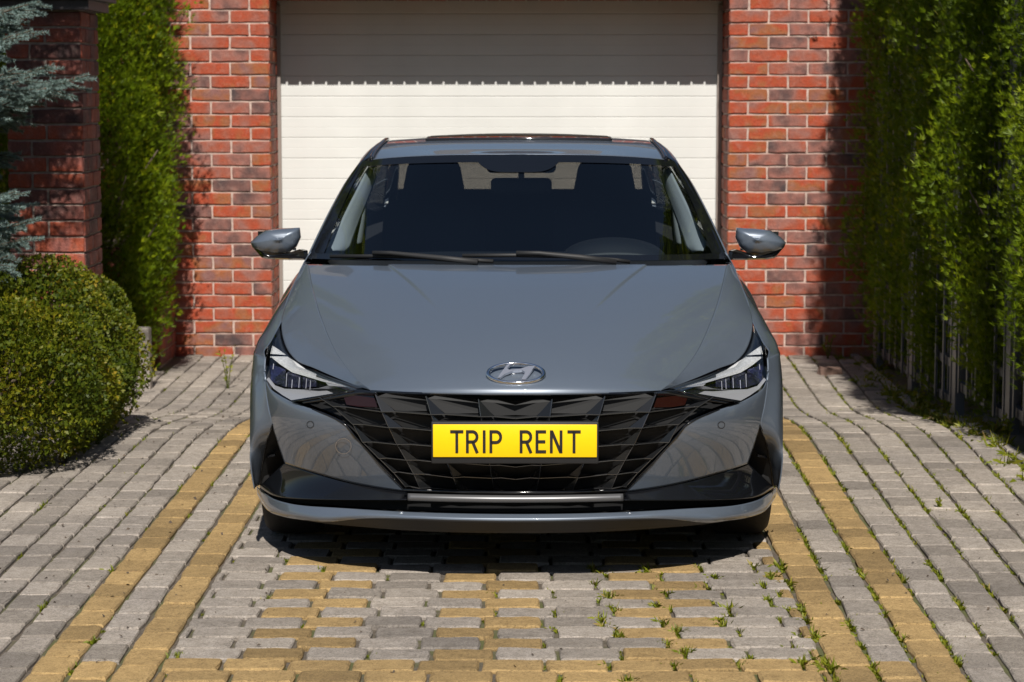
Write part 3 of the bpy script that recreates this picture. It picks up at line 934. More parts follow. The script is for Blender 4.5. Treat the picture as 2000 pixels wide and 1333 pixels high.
def weed(x, y, h, n, label, leaf=.03, dry=False):
    e = empty('weed', (x, y, float(zg(y)))); tag(e, label, 'weed')
    mb = MB(); P = []; G = []
    for k in range(n):
        a = g.uniform(0, 6.28); tip = np.array([math.cos(a) * h * .22, math.sin(a) * h * .22, h * g.uniform(.7, 1)])
        mb.tube([(0, 0, -.02), tip * np.array([.35, .35, .5]), tip], [.003, .0022, .001], 4, False)
        for u_ in np.linspace(.2, 1, 9):
            P.append(tip * np.array([u_ ** 1.4, u_ ** 1.4, u_])); G.append(g.normal(0, 1, 3) + np.array([0, 0, .5]))
    mb.build('stem', M_DRY if dry else M_GRASS, e)
    P, G = np.array(P), np.array(G)
    q, t = sprays(P, G, leaf * g.uniform(.6, 1.2, len(P)), 3, .8, .22, g, g.uniform(.3, .9, len(P)))
    o = link(bpy.data.objects.new('leaves', big_mesh('leaves', q, 4, M_DRY if dry else M_GRASS, t)), e)
    return e
weed(-1.66, 13.35, .27, 3, 'tall thin weed growing in the paving left of the car')
weed(2.05, 14.85, .16, 4, 'small weed at the foot of the right garage wall')
weed(2.20, 12.35, .13, 6, 'bushy weed at the drive edge below the pale fence post')
weed(2.23, 11.75, .10, 5, 'yellow flowering weed in front of the fence lattice')
weed(2.26, 10.4, .09, 5, 'low weed patch at the right paving edge')
weed(2.52, 10.75, .52, 4, 'dry seed stalks at the right edge of the picture', .02, True)
weed(1.62, 8.62, .035, 4, 'tiny round green weed alone in grey paving right of the car', .018)
# dead leaf crumbs on the paving
DV = []
for k in range(520):
    x, yy = (g.uniform(-2.1, -1.0), g.uniform(6.2, 14)) if k < 380 else (g.uniform(-.9, 2.1), g.uniform(6.1, 9))
    z = float(zg(yy)) + .003; a = g.uniform(0, 6.28); s = g.uniform(.003, .009)
    u_ = np.array([math.cos(a), math.sin(a), g.normal(0, .3)]) * s; w_ = np.array([-math.sin(a), math.cos(a), g.normal(0, .5)]) * s * .5
    c = np.array([x, yy, z]); DV.append(np.stack([c - u_, c - w_, c + u_, c + w_ + np.array([0, 0, .003])]))
o = link(bpy.data.objects.new('leaf_litter', big_mesh('leaf_litter', np.array(DV), 4, plain('dead_leaf', (.07, .05, .035), .9, noise=.4))))
tag(o, 'dark crumbs of dead leaves scattered on the paving', 'leaf litter', kind='stuff')
V, F = slab(.15, .07, .055, 77, .010, .012, 4, 2)
o = obj('brick_fragment', V, F, plain('brown_brick_lump', (.14, .085, .065), .9, noise=.3, bump=.6)); o.location = (1.955, 14.05, float(zg(14.05)) + .045); o.rotation_euler = (.05, .04, .3)
tag(o, 'broken brown brick piece lying near the right garage wall', 'brick')
mb = MB(); c = np.array([0, 0, .02]); pts = unit(g.normal(size=(14, 3))) * np.array([.035, .025, .022])
bm = bmesh.new(); [bm.verts.new(p) for p in pts]; bmesh.ops.convex_hull(bm, input=bm.verts[:]); me = bpy.data.meshes.new('litter'); bm.to_mesh(me); bm.free()
me.materials.append(plain('white_paper', (.7, .7, .68), .7)); o = bpy.data.objects.new('litter', me); o.location = (-1.935, 10.12, .02); link(o)
tag(o, 'crumpled white scrap at the foot of the clipped bush', 'litter')
# ------------------------------------------------------------------ the car
def paint_material():
    m, nt, b = new_mat('grey_car_paint')
    b.inputs['Base Color'].default_value = (.098, .118, .138, 1)
    b.inputs['Roughness'].default_value = .38
    b.inputs['Metallic'].default_value = .25
    b.inputs['Coat Weight'].default_value = 1.0
    b.inputs['Coat Roughness'].default_value = .015
    b.inputs['Coat IOR'].default_value = 1.75
    ge = nt.nodes.new('ShaderNodeNewGeometry')
    fl = noise_tex(nt, ge.outputs['Position'], 900.0, 2, .5)
    nt.links.new(ramp_out(nt, fl, [(.3, (.092, .113, .147)), (.7, (.110, .133, .170))]), b.inputs['Base Color'])
    return m
M_PAINT = paint_material()
M_GLOSS = plain('gloss_black', (.005, .0055, .007), .05, spec=.9)
M_GRILLE = plain('grille_black', (.010, .0105, .0115), .16, spec=.6)
M_EDGE = plain('dark_chrome_edge', (.30, .30, .31), .18, 1.0)
M_MATT = plain('matt_black_plastic', (.012, .012, .013), .62)
M_CHROME = plain('chrome', (.78, .80, .84), .05, 1.0)
M_SILVER = plain('satin_silver', (.50, .49, .51), .32, .9)
M_LTRIM = plain('lamp_trim_grey', (.40, .40, .42), .3, .25)
M_RIB = plain('lamp_rib_white', (.62, .62, .68), .2, .3)
M_GLINT = plain('grille_rib', (.20, .20, .21), .15, .9)
M_VOID = plain('grille_void', (.004, .004, .0045), .7)
M_DARK = plain('inner_mirror_black', (.006, .006, .008), .7)
M_RUBBER = plain('tyre_rubber', (.012, .012, .013), .75, bump=.3, bscale=80)
M_ALLOY = plain('alloy', (.42, .43, .45), .28, 1.0)
M_FABRIC = plain('dark_seat_fabric', (.010, .011, .014), .9, noise=.2, nscale=200)
M_DASH = plain('dash_plastic', (.011, .012, .015), .55, bump=.15, bscale=300)
M_TRIM = plain('pale_pillar_cloth', (.40, .42, .45), .85, noise=.04, nscale=200)
M_PLATE = plain('yellow_plate', (.86, .56, .003), .38, noise=.015, nscale=60)
M_INK = plain('plate_black', (.018, .016, .016), .4)
M_LENS = plain('lamp_lens_dark', (.10, .10, .24), .12, .85, coat=1, noise=.7, nscale=55)
M_REFL = plain('lamp_reflector', (.74, .74, .74), .25, .2, noise=.25, nscale=160, bump=1.0, bscale=260)
M_AMBER = plain('amber_lamp', (.016, .004, .003), .12, coat=.3)
def glass_material(name, tint, ior=1.5, extra=0.0):
    m = bpy.data.materials.new(name); m.use_nodes = True; nt = m.node_tree
    nt.nodes.remove(nt.nodes['Principled BSDF'])
    t = nt.nodes.new('ShaderNodeBsdfTransparent'); t.inputs[0].default_value = (*tint, 1)
    gl = nt.nodes.new('ShaderNodeBsdfGlossy'); gl.inputs['Roughness'].default_value = .008
    lw = nt.nodes.new('ShaderNodeLayerWeight'); lw.inputs[0].default_value = .5
    fac = math_node(nt, 'ADD', math_node(nt, 'MULTIPLY', math_node(nt, 'POWER', lw.outputs['Facing'], 5.0), .88), .12 + extra)
    mx = nt.nodes.new('ShaderNodeMixShader')
    nt.links.new(fac, mx.inputs[0]); nt.links.new(t.outputs[0], mx.inputs[1]); nt.links.new(gl.outputs[0], mx.inputs[2])
    nt.links.new(mx.outputs[0], nt.nodes['Material Output'].inputs['Surface'])
    return m
M_WIND = glass_material('windscreen_glass', (.62, .68, .70), 1.5)
M_SIDEG = glass_material('side_window_glass', (.55, .60, .60), 1.5)
M_REARG = glass_material('rear_window_glass', (.26, .225, .19), 1.5)
M_REARDG = glass_material('rear_side_glass', (.06, .06, .06), 1.5)
M_LAMPG = glass_material('lamp_cover_glass', (.93, .94, .95), 1.45)

car = empty('car', (.0105, CARY, 0), R(-.42))
tag(car, 'dark grey sedan with yellow plate parked facing the camera', 'car')

# fascia depth: plan sweep plus a lean that changes with height
def sweep(x):
    x = np.clip(np.abs(x), 0, .9385)
    return .85 * (1 - np.sqrt(1 - (x / .94) ** 2.4))
QZ = np.array([.15, .22, .28, .34, .40, .46, .52, .56, .60, .64, .68, .76])
QY = np.array([.175, .145, .118, .090, .062, .036, .014, .005, .012, .040, .072, .13])
_q = np.polyfit(QZ, QY, 5)
_q0 = np.polyfit(QZ, np.array([.10, .085, .066, .045, .026, .010, .002, .003, .016, .045, .075, .13]), 5)
def dep0(x, z): return sweep(x) + np.polyval(_q0, z)
def dep(x, z):
    k = np.clip(np.abs(x) / .93, 0, 1) ** 4
    return sweep(x) + np.polyval(_q, z) * (1 - k) + np.polyval(_q0, z) * k * .8
def sk(w, v, off=0.0, dep=dep):
    """point of the front skin seen at (w, v)."""
    lo, hi = -.1, .95
    for _ in range(40):
        y = (lo + hi) / 2; p = tr(w, v, y)
        if y < dep(p[0], p[2]) : lo = y
        else: hi = y
    p = tr(w, v, (lo + hi) / 2); p[1] += off
    return p
C0 = 1007.0
def S(x, v, off=0.0): return sk(C0 - x, v, off)
def S0(x, v, off=0.0): return sk(C0 - x, v, off, dep0)
def line(P, off=0.0): return [S(a, b, off) for a, b in P]
def to_skin(G, off=0.0):
    G = G.copy(); G[..., 1] = dep(G[..., 0], G[..., 2]) + off
    return G

# ---- bonnet
Cc = [(0, .030, .612), (0, .036, .628), (0, .06, .648), (0, .10, .672), (0, .17, .705), (0, .30, .755), (0, .5, .815), (0, .8, .882), (0, 1.0, .917), (0, 1.15, .938)]
HE = [(724, 763, .16), (690, 752, .27), (645, 734, .40), (610, 719, .51), (582, 708, .60), (566, 694, .665), (557, 680, .72), (549, 656, .80), (547, 627, .90), (558, 588, 1.05), (573, 551, 1.2), (589, 517, 1.38)]
HE3 = [tr(C0 - a, b, c) for a, b, c in HE]
CR = [(724, 763, .16), (706, 750, .22), (690, 736, .29), (655, 690, .48), (624, 620, .76), (606, 560, 1.05), (597, 517, 1.335)]
CR3 = [tr(C0 - a, b, c) for a, b, c in CR]
NV, NU = 120, 150
cc, cr, he = even(Cc, NV), even(CR3, NV), even(HE3, NV)
# keep stations at matching depth: resample centre and crease by their depth fraction
def by_y(P, n, e=1.0):
    C = catmull(P, 600); t = np.linspace(0, 1, n) ** e
    yy = C[0, 1] + (C[-1, 1] - C[0, 1]) * t
    return np.stack([np.interp(yy, C[:, 1], C[:, i]) for i in range(3)], 1)
cc, cr, he = by_y(Cc, NV, 1.35), by_y(CR3, NV, 1.35), by_y(HE3, NV, 1.35)
s = np.linspace(0, 1, NU)
tt = np.linspace(0, 1, NV)
plateau = np.zeros((NV, NU, 3))
for i in range(NV):
    c, k = cc[i], cr[i]
    x = c[0] + (k[0] - c[0]) * s
    yv = c[1] + (k[1] - c[1]) * s ** 2.2
    zv = c[2] + (k[2] - c[2]) * (.75 * s ** 2 + .25 * s ** 4)
    xl_ = np.interp(k[1], [.55, 1.33], [.20, .475]); fade = np.clip((k[1] - .62) / .35, 0, 1)
    ramp = np.clip((xl_ + .003 - x) / .006, 0, 1)
    zv = zv + .0055 * fade * ramp
    plateau[i] = np.stack([x, yv, zv], 1)
n2 = 40; s2 = np.linspace(0, 1, n2)
shoulder = np.zeros((NV, n2, 3))
for i in range(NV):
    a, b_ = cr[i], he[i]
    P = a + (b_ - a) * s2[:, None]
    L = np.linalg.norm(b_ - a)
    P[:, 2] += .06 * L * np.sin(math.pi * s2) * 1.0
    shoulder[i] = P
Vh = np.concatenate([plateau[:, ::-1].reshape(-1, 3) * [-1, 1, 1], plateau.reshape(-1, 3), shoulder.reshape(-1, 3), shoulder.reshape(-1, 3) * [-1, 1, 1]])
Fh = grid_faces(NV, NU, 0) + grid_faces(NV, NU, NV * NU) + grid_faces(NV, n2, 2 * NV * NU)
Fm = grid_faces(NV, n2, 2 * NV * NU + NV * n2)
Fh = Fh + [tuple(reversed(f)) for f in Fm]
me = mesh_from('hood', Vh, Fh, M_PAINT, True)
bm = bmesh.new(); bm.from_mesh(me)
bmesh.ops.remove_doubles(bm, verts=[v for v in bm.verts if abs(v.co.x) < 1e-5], dist=1e-5)
bm.normal_update()
if sum(f.normal.z for f in bm.faces) < 0: bmesh.ops.reverse_faces(bm, faces=bm.faces[:])
bm.to_mesh(me); bm.free()
hood = link(bpy.data.objects.new('hood', me), car)
m = hood.modifiers.new('solid', 'SOLIDIFY'); m.thickness = .006; m.offset = -1

SIDES = (-1, 1)                     # -1 is the photo's left
# ---- wings
Tn = [S(516, 698), S(515.5, 706), S(518, 690)]
Tw = [tuple(S(516, 699)), (.866, .60, .690), (.856, .68, .706), tuple(tr(C0-537, 648, .79)), tuple(tr(C0-547, 627, .90)), tuple(tr(C0-557, 588, 1.05)), tuple(tr(C0-572, 551, 1.2)), tuple(tr(C0-588, 517, 1.38)), (.80, 1.6, .918)]
M1 = [(.876, .575, .676), (.884, .64, .684), (.880, .72, .704), (.874, .82, .732), (.868, .95, .762), (.856, 1.1, .806), (.842, 1.2, .838), (.824, 1.38, .888), (.83, 1.6, .895)]
M2 = [(.893, .62, .672), (.902, .68, .678), (.908, .76, .690), (.912, .85, .702), (.912, .95, .710), (.905, 1.1, .735), (.896, 1.2, .76), (.887, 1.38, .80), (.886, 1.6, .815)]
M3 = [(.912, .68, .664), (.918, .73, .664), (.922, .80, .668), (.926, .88, .668), (.926, .96, .662), (.924, 1.1, .655), (.922, 1.2, .65), (.918, 1.38, .65), (.916, 1.6, .65)]
B = [(.920, .745, .648), (.924, .78, .655), (.927, .82, .658), (.929, .88, .658), (.929, .96, .645), (.928, 1.1, .565), (.926, 1.185, .42), (.918, 1.22, .22), (.915, 1.6, .2)]
FG = net([Tw, M1, M2, M3, B], 60, 40)
for sd in SIDES: sheet('fender', FG, M_PAINT, car, sd, .004)

# ---- bumper skin
cheek_top = line([(515, 722), (517, 741), (525, 758), (545, 773), (571, 787)])
cheek_right = line([(571, 787), (600, 797), (628, 806), (655, 817), (676, 831), (690, 850), (715, 877), (740, 904), (768, 933), (796, 962)])
cheek_bot = line([(554, 905), (590, 917), (620, 926), (687, 944), (740, 954), (796, 962)])
cheek_left = line([(515, 722), (518, 760), (523, 795), (530, 829), (541, 866), (554, 905)])
CG = coons(cheek_top, cheek_bot, cheek_left, cheek_right, 60, 50)
bump_c = .0
CG = to_skin(CG)
uu = np.linspace(0, 1, 60)[None]; vv_ = np.linspace(0, 1, 50)[:, None]
CG[..., 1] -= .012 * np.sin(math.pi * uu) * np.sin(math.pi * vv_) ** .8
Fc = [S(516, 699), S(515, 722), S(518, 760), S(523, 795), S(530, 829), S(516, 875), S(510, 915), S(506, 948)]
Ac = [(.920, .745, .652), (.918, .66, .60), (.914, .59, .54), (.910, .545, .475), (.908, .515, .40), (.905, .50, .34), (.90, .50, .28), (.892, .505, .225)]
Mc = []
for a, b_ in zip(Fc, Ac):
    mid = (np.array(a) + np.array(b_)) / 2 if len(Mc) else np.array([.889, .62, .678]); mid[0] = max(mid[0], .35 * a[0] + .65 * b_[0]) + .004; Mc.append(mid)
SGd = net([Fc, Mc, Ac], 50, 24)
for sd in SIDES:
    nv, nu = CG.shape[:2]
    V1 = CG.reshape(-1, 3) * [sd, 1, 1]; V2 = SGd.reshape(-1, 3) * [sd, 1, 1]
    ref = CREF * [sd, 1, 1]
    F1 = orient(V1, grid_faces(nv, nu), ref)
    F2 = orient(V2, grid_faces(*SGd.shape[:2]), ref)
    mb = MB(); mb.add(V1, F1); mb.add(V2, F2)
    o = mb.build('front_bumper', M_PAINT, car, True)
    mm = o.modifiers.new('solid', 'SOLIDIFY'); mm.thickness = .004; mm.offset = -1
    # tow-eye cover ring and parking sensor
    for (a, b_, r, nm) in ((671, 871, 14.5, 'tow_cover'), (606, 829, 6.0, 'parking_sensor')):
        if nm == 'tow_cover' and sd > 0: continue
        if nm == 'parking_sensor': a, b_ = 606, 829
        ring = MB(); n_ = 28
        q = [S(a + (r + dr) * math.cos(t), b_ + (r + dr) * math.sin(t), -.0015 - .010 * bump_c - .012 * math.sin(math.pi * .62)) for dr in (0, 1.1) for t in np.linspace(0, 2*math.pi, n_, endpoint=False)]
        q = [(p[0]*sd, p[1], p[2]) for p in q]
        ring.add(q, [(k, (k+1) % n_, (k+1) % n_ + n_, k + n_) for k in range(n_)])
        ring.build(nm, M_SILVER if nm == 'tow_cover' else M_MATT, car)
    # air curtain: dark recess with a vane
    tri = [S(531, 831, .004), S(554, 905, .004), S(507, 949, .004), S(516, 875, .004)]
    cen_ = np.mean(tri, 0); back = [cen_ + (np.array(p) - cen_) * .55 + np.array([-.075, .03, 0]) for p in tri]
    v = np.array(tri + back) * [sd, 1, 1]
    mb = MB(); mb.add(v, [(4, 5, 6, 7), (0, 1, 5, 4), (1, 2, 6, 5), (2, 3, 7, 6), (3, 0, 4, 7)])
    mb.build('air_intake', M_VOID, car)
    mb = MB(); p0, p1 = S(535, 893, .012), S(515, 897, .012)
    v = np.array([p0, p1, p1 + np.array([0, .05, 0]), p0 + np.array([0, .05, 0]), p0 + [0, 0, .008], p1 + [0, 0, .008]]) * [sd, 1, 1]
    mb.add(v, [(0, 1, 5, 4), (0, 1, 2, 3), (4, 5, 2, 3)]); mb.build('intake_vane', M_GLOSS, car)
    rim = MB(); rim.tube([np.array(S(a, b_, -.002)) * [sd, 1, 1] for a, b_ in ((531, 830), (522, 852), (516, 877), (510, 912), (506, 948))], .0025, 6); rim.build('intake_rim', M_GLOSS, car, True)
    # gloss black lower panel
    gt = line([(554, 905), (590, 917), (620, 926), (687, 944), (740, 954), (796, 962)], .006)
    gb = [S(505, 951, -.012), S0(535, 966, -.03), S0(568, 970, -.04), S0(640, 972, -.04), S0(796, 974, -.022)]
    gl_ = [S(554, 905, .006), S(530, 928, .004), S(505, 951, -.012)]
    gr_ = [S(796, 962, .006), S0(796, 974, -.022)]
    GG = coons(gt, gb, gl_, gr_, 50, 16)
    sheet('lower_trim', GG, M_GLOSS, car, sd, .003)

# ---- lower lip and slot, whole width
def both(P, off=0.0):
    """photo half outline (outer to centre) turned into a full left-right polyline."""
    L_ = [np.array(S0(a, b_, o_)) * [-1, 1, 1] for a, b_, o_ in P]
    return L_ + [p * np.array([-1, 1, 1]) for p in reversed(L_[:-1])]
bar_t = both([(797, 963, -.012), (850, 964.5, -.012), (930, 966, -.012), (1007, 966.5, -.012)])
bar_b = both([(797, 975.5, -.026), (850, 977, -.026), (930, 978.5, -.026), (1007, 979, -.026)])
G = np.stack([catmull(bar_t, 60), catmull(bar_b, 60)]); sheet('bumper_bar', G, plain('bar_grey', (.13, .13, .135), .35, .5), car, 1, .01)
st = both([(512, 953, .02), (560, 966, .03), (640, 969, .03), (797, 972, .03), (1007, 975, .03)])
sb = both([(505, 960, .01), (560, 984, .03), (640, 990, .03), (797, 1000, .03), (1007, 1004, .03)])
G = np.stack([catmull(st, 80), catmull(sb, 80)]); sheet('lower_grille', G, M_MATT, car, 1, .0)
ue = [(497, 954, .03), (512, 962, .0), (535, 972, -.035), (570, 979.5, -.052), (601, 983, -.058), (660, 986, -.062), (721, 989, -.066), (797, 993, -.066), (900, 996, -.066), (1007, 997, -.066)]
me_ = [(498, 962, .022), (512, 977, -.015), (530, 988, -.05), (565, 996, -.072), (601, 1001, -.082), (640, 1003, -.088), (721, 996, -.092), (797, 998.5, -.09), (900, 1002, -.09), (1007, 1003, -.09)]
le = [(499, 970, .022), (512, 985, -.012), (528, 996, -.045), (560, 1004, -.066), (601, 1009, -.074), (638, 1012, -.078), (721, 1003, -.094), (797, 1003, -.094), (900, 1006, -.094), (1007, 1007.5, -.094)]
G = net([both(ue), both(me_), both(le)], 160, 12); sheet('lower_lip', G, M_PAINT, car, 1, .004)
ul = [(500, 972, .06), (514, 990, .03), (530, 1001, .0), (560, 1010, -.02), (601, 1015, -.03), (640, 1020, -.035), (721, 1026, -.045), (797, 1031, -.05), (900, 1035, -.05), (1007, 1036, -.05)]
G = net([both(le), both(ul)], 160, 6); sheet('air_dam', G, M_MATT, car, 1, .004)
tl = [p for p in both(ul)]
tray = np.stack([catmull([p + np.array([0, .004, .004]) for p in tl], 80), catmull([np.array([p[0] * .985, max(p[1] + .02, .50), max(.205, p[2])]) for p in tl], 80), catmull([np.array([np.clip(p[0], -.67, .67), .62, .20]) for p in tl], 80), catmull([np.array([np.clip(p[0], -.67, .67), 1.4, .20]) for p in tl], 80)])
sheet('undertray', tray, M_VOID, car, 1, .004)  # unseen sheet, added to stop sun leaking in under the bumper

# ---- grille
gr = empty('grille', (0, 0, 0), 0, car)
back_o = [(590, 788), (735, 771), (1007, 771)]
gt = [S(590, 786, .05), S(660, 775, .06), S(735, 769, .07), S(870, 770, .08), S(1007, 770, .085)]
gb2 = [S(596, 792, .05), S(660, 822, .055), S(720, 880, .06), S(796, 962, .07), S(1007, 968, .08)]
G = np.stack([even(gt, 50), even(gb2, 50)]); 
for sd in SIDES: sheet('grille_back', G, M_MATT, gr, sd, 0)
cols = {
 1: [(622, 776), (650, 794), (689, 829), (708, 864), (740.5, 896), (768, 923), (792, 951)],
 2: [(733, 771), (745.7, 804.6), (760, 835.7), (775.7, 868.4), (793, 898.8), (807.8, 926), (820, 954)],
 3: [(832, 774), (842.5, 810), (853, 842), (863, 873), (874, 905), (885, 933), (895, 957.5)],
 4: [(935, 780), (939.5, 814), (945, 846), (950, 878), (957, 909), (961, 934), (966.5, 960)],
 5: [(1007, 784), (1007, 817.5), (1007, 849), (1007, 881), (1007, 912), (1007, 936), (1007, 961)]}
def lerp(a, b_, t): return (a[0] + (b_[0] - a[0]) * t, a[1] + (b_[1] - a[1]) * t)
def quad_strip(mb, a, b_, c, d=None):
    v = [a, b_, c] + ([d] if d is not None else []); mb.add(v, [tuple(range(len(v)))])
for sd in SIDES:
    for c in range(1, 5):
        for r in range(6):
            n00, n01, n10, n11 = cols[c][r], cols[c][r+1], cols[c+1][r], cols[c+1][r+1]
            t1 = lerp(n01, n11, .27 if c < 4 else .38)
            mb = MB()
            P = lambda q, o_: np.array(S(q[0], q[1], o_))
            # triangular facet on the outer edge of the cell
            quad_strip(mb, P(n00, .004), P(n01, -.004), P(t1, .022))
            # ledge under the upper row line, thick towards the centre, facing down
            a = lerp(n00, n10, .20 if c < 4 else .40); e = lerp(n10, n11, .30)
            quad_strip(mb, P(a, .018), P(n10, -.004), P(e, .034))
            # recessed face of the cell
            quad_strip(mb, P(lerp(n00, n01, .2), .03), P(t1, .034), P(lerp(n11, n10, .1), .036), P(e, .036))
            quad_strip(mb, P(lerp(n00, n01, .2), .03), P(e, .036), P(a, .034))
            # floor of the cell rising to the lower row line
            quad_strip(mb, P(t1, .022), P(n11, -.003), P((n11[0], n11[1] - 1.2), .034), P((t1[0], t1[1] - 1.2), .036))
            # slim bright rods: glints of row and column edges put into the colour
            q0, q1 = P(t1, .016), P(n11, -.007)
            mb.tube([P(n01, -.006), P(t1, .012), P(n11, -.007)], .0018, 5)
            mb.tube([P(n00, -.001), P(n01, -.006)], .0014, 5)
            v = np.array(mb.v) * [sd, 1, 1]
            o = obj('grille_cell', v, mb.f, M_GRILLE, gr)
            o.data.materials.append(M_VOID); o.data.materials.append(M_GLINT)
            for pg in o.data.polygons[5:]: pg.material_index = 2
            o.data.polygons[2].material_index = 1; o.data.polygons[3].material_index = 1
    # amber side lamp behind the outer top cell
    pl = [(668, 770), (700, 768), (728, 771), (737, 797), (700, 796), (676, 792)]
    v = [np.array(S(a, b_, .012)) * [sd, 1, 1] for a, b_ in pl]
    poly = obj('indicator_lamp', v, [tuple(range(6))], M_AMBER, gr)
    # dark wedge between headlamp and grille
    dw = [S(588, 786, .002), S(640, 778, .002), S(700, 763, .004), S(735, 768, .006)]
    dwb = [S(592, 790, .004), S(640, 786, .012), S(680, 780, .016), S(737, 775, .016)]
    sheet('lamp_bezel', np.stack([even(dw, 24), even(dwb, 24)]), M_GLOSS, gr, sd, .003)
    rim = MB(); rim.tube([np.array(S(a, b_, -.001)) * [sd, 1, 1] for a, b_ in ((573, 788), (628, 807), (655, 818), (677, 832), (691, 851), (740, 905), (796, 961))], .0035, 6)
    rim.build('grille_rim', M_GLOSS, gr, True)
rim = MB(); rim.tube([p + np.array([0, .004, -.004]) for p in both([(724, 766, .03), (800, 769, .022), (900, 770.5, .02), (1007, 771, .018)])], .006, 6); rim.build('grille_rim', M_GLOSS, gr, True)
rim = MB(); rim.tube(both([(790, 958, .0), (900, 961.5, .0), (1007, 962.5, .0)]), .005, 6); rim.build('grille_rim', M_GLOSS, gr, True)

# ---- headlamps
hl_top = [tr(C0-a, b_, c) + np.array([0, .004, -.004]) for a, b_, c in [(547, 629, .90), (549, 657, .80), (556, 681, .715), (566, 695, .66), (582, 709.5, .595), (610, 721, .505), (645, 736, .395), (690, 753.5, .26), (712, 761, .20)]]
hl_left = [hl_top[0], tr(C0-537, 648, .79), np.array([.857, .68, .705]), np.array(S(516, 699))]
hl_bot = [S(516, 699), S(514.5, 715), S(516, 738), S(525, 757), S(545, 772), S(571, 786)]
hl_right = [hl_top[-1], S(690, 764, .004), S(640, 774, .003), S(600, 781, .002), S(571, 786)]
HG = coons(hl_top, hl_bot, hl_left, hl_right, 60, 40)
HF = HG.reshape(-1, 3)
def lamp_pt(x, v, off):
    """point at photo (x,v), off metres behind the lamp cover."""
    y = .4
    for _ in range(12):
        p = tr(C0 - x, v, y)
        d2 = (HF[:, 0] - p[0])**2 + (HF[:, 2] - p[2])**2
        k = np.argsort(d2)[:6]; w_ = 1 / (d2[k] + 1e-7)
        y = .5 * y + .5 * (float((HF[k, 1] * w_).sum() / w_.sum()) + off)
    return tr(C0 - x, v, y)
def lamp_poly(name, P, off, mat, parent, sd, thick=.006):
    F_ = [np.array(lamp_pt(a, b_, off if not isinstance(off, list) else off[i])) * [sd, 1, 1] for i, (a, b_) in enumerate(P)]
    Bk = [p + np.array([0, thick, 0]) for p in F_]; n_ = len(P)
    from mathutils.geometry import tessellate_polygon
    tri = tessellate_polygon([[Vector((p[0], p[2], 0)) for p in F_]])
    f = [tuple(t) for t in tri] + [(i, (i+1) % n_, (i+1) % n_ + n_, i + n_) for i in range(n_)]
    o = obj(name, F_ + Bk, f, mat, parent)
    bm = bmesh.new(); bm.from_mesh(o.data); bmesh.ops.recalc_face_normals(bm, faces=bm.faces[:])
    if sum(f_.normal.y * f_.calc_area() for f_ in bm.faces if abs(f_.normal.y) > .3) > 0: bmesh.ops.reverse_faces(bm, faces=bm.faces[:])
    bm.to_mesh(o.data); bm.free()
    return o
for sd in SIDES:
    h = empty('headlight', (0, 0, 0), 0, car)
    Bk = HG.copy(); Bk[..., 1] += .055; Bk[..., 0] -= .012
    sheet('housing', Bk, M_GLOSS, h, sd, 0)
    lamp_poly('daytime_light', [(526, 697), (546, 713), (569, 728), (596, 736), (633, 747), (676, 756), (637, 741), (596, 722.5), (574, 707), (559, 697.5)], .020, M_REFL, h, sd)
    lamp_poly('daytime_light', [(530, 676), (526, 692), (556, 694), (542, 684)], .018, M_REFL, h, sd)
    lamp_poly('lamp_trim', [(519, 742), (533, 760), (550, 772), (568, 782.5), (620, 774), (694, 761.5), (678, 756.5), (636, 749), (641, 754), (621, 759.5), (588, 762), (555, 760.5), (536, 754), (523, 738)], .014, M_LTRIM, h, sd)
    # projector cells: dark violet lenses with bright ribs between
    for (a0, a1, t0, t1, b0, b1) in ((527, 556, 713, 722, 745, 757), (560, 586, 726, 734, 757, 758), (590, 617, 737, 743, 758, 756)):
        lamp_poly('projector_lens', [(a0, t0), (a1, t1), (a1, b1), (a0, b0)], [.03, .03, .022, .022], M_LENS, h, sd, .02)
    for a, t0, b0 in ((532, 711, 722), (558, 730, 756), (569, 742, 759), (597, 740, 760), (605, 744, 762), (583, 738, 758)):
        lamp_poly('lens_rib', [(a, t0), (a + 1.3, t0 + 1), (a + .1, b0), (a - 1.1, b0)], .016, M_RIB, h, sd, .004)
    sheet('lamp_cover', HG + np.array([0, -.001, 0]), M_LAMPG, h, sd, 0)
    rim = MB(); rim.tube([np.array(p) * [sd, 1, 1] for p in hl_right], .0035, 6); rim.build('lamp_rim', M_GLOSS, h, True)

# ---- number plate
plate = empty('number_plate', (-.001, -.035, 0), 0, car)
def pz(v): return float(tr(0, v, -.035)[2])
def pxx(u): return float(tr(u - C0, 850, -.035)[0])
zt, zb, zf = pz(829.5), pz(893.5), pz(907)
mb = MB()
bmv = rbox('plate_frame', (0, .018, (pz(825) + zf)/2), (.530, .030, pz(825) - zf), .004, M_MATT, plate, 2)
bmv = rbox('plate_face', (0, .0, (zt + zb)/2), (.519, .004, zt - zb), .0015, M_PLATE, plate, 2)
UZ = (zt - zb) / 64.0
def stroke(mb, pts, wd, closed=False):
    pts = [np.array(p, float) for p in pts]
    n_ = len(pts); Lp, Rp = [], []
    for i in range(n_):
        d0 = pts[i] - pts[i-1] if i else pts[1] - pts[0]; d1 = pts[i+1] - pts[i] if i < n_-1 else d0
        d0 /= np.linalg.norm(d0); d1 /= np.linalg.norm(d1); nn = np.array([-(d0+d1)[1], (d0+d1)[0]]); nn /= np.linalg.norm(nn)
        k = wd/2 / max(.5, nn @ np.array([-d0[1], d0[0]])); Lp.append(pts[i] + nn*k); Rp.append(pts[i] - nn*k)
    for i in range(n_-1):
        q = [Lp[i], Lp[i+1], Rp[i+1], Rp[i]]
        v = [(p[0], -.0042, p[1]) for p in q] + [(p[0], -.001, p[1]) for p in q]
        mb.add(v, [(0, 1, 2, 3), (0, 4, 5, 1), (1, 5, 6, 2), (2, 6, 7, 3), (3, 7, 4, 0)])
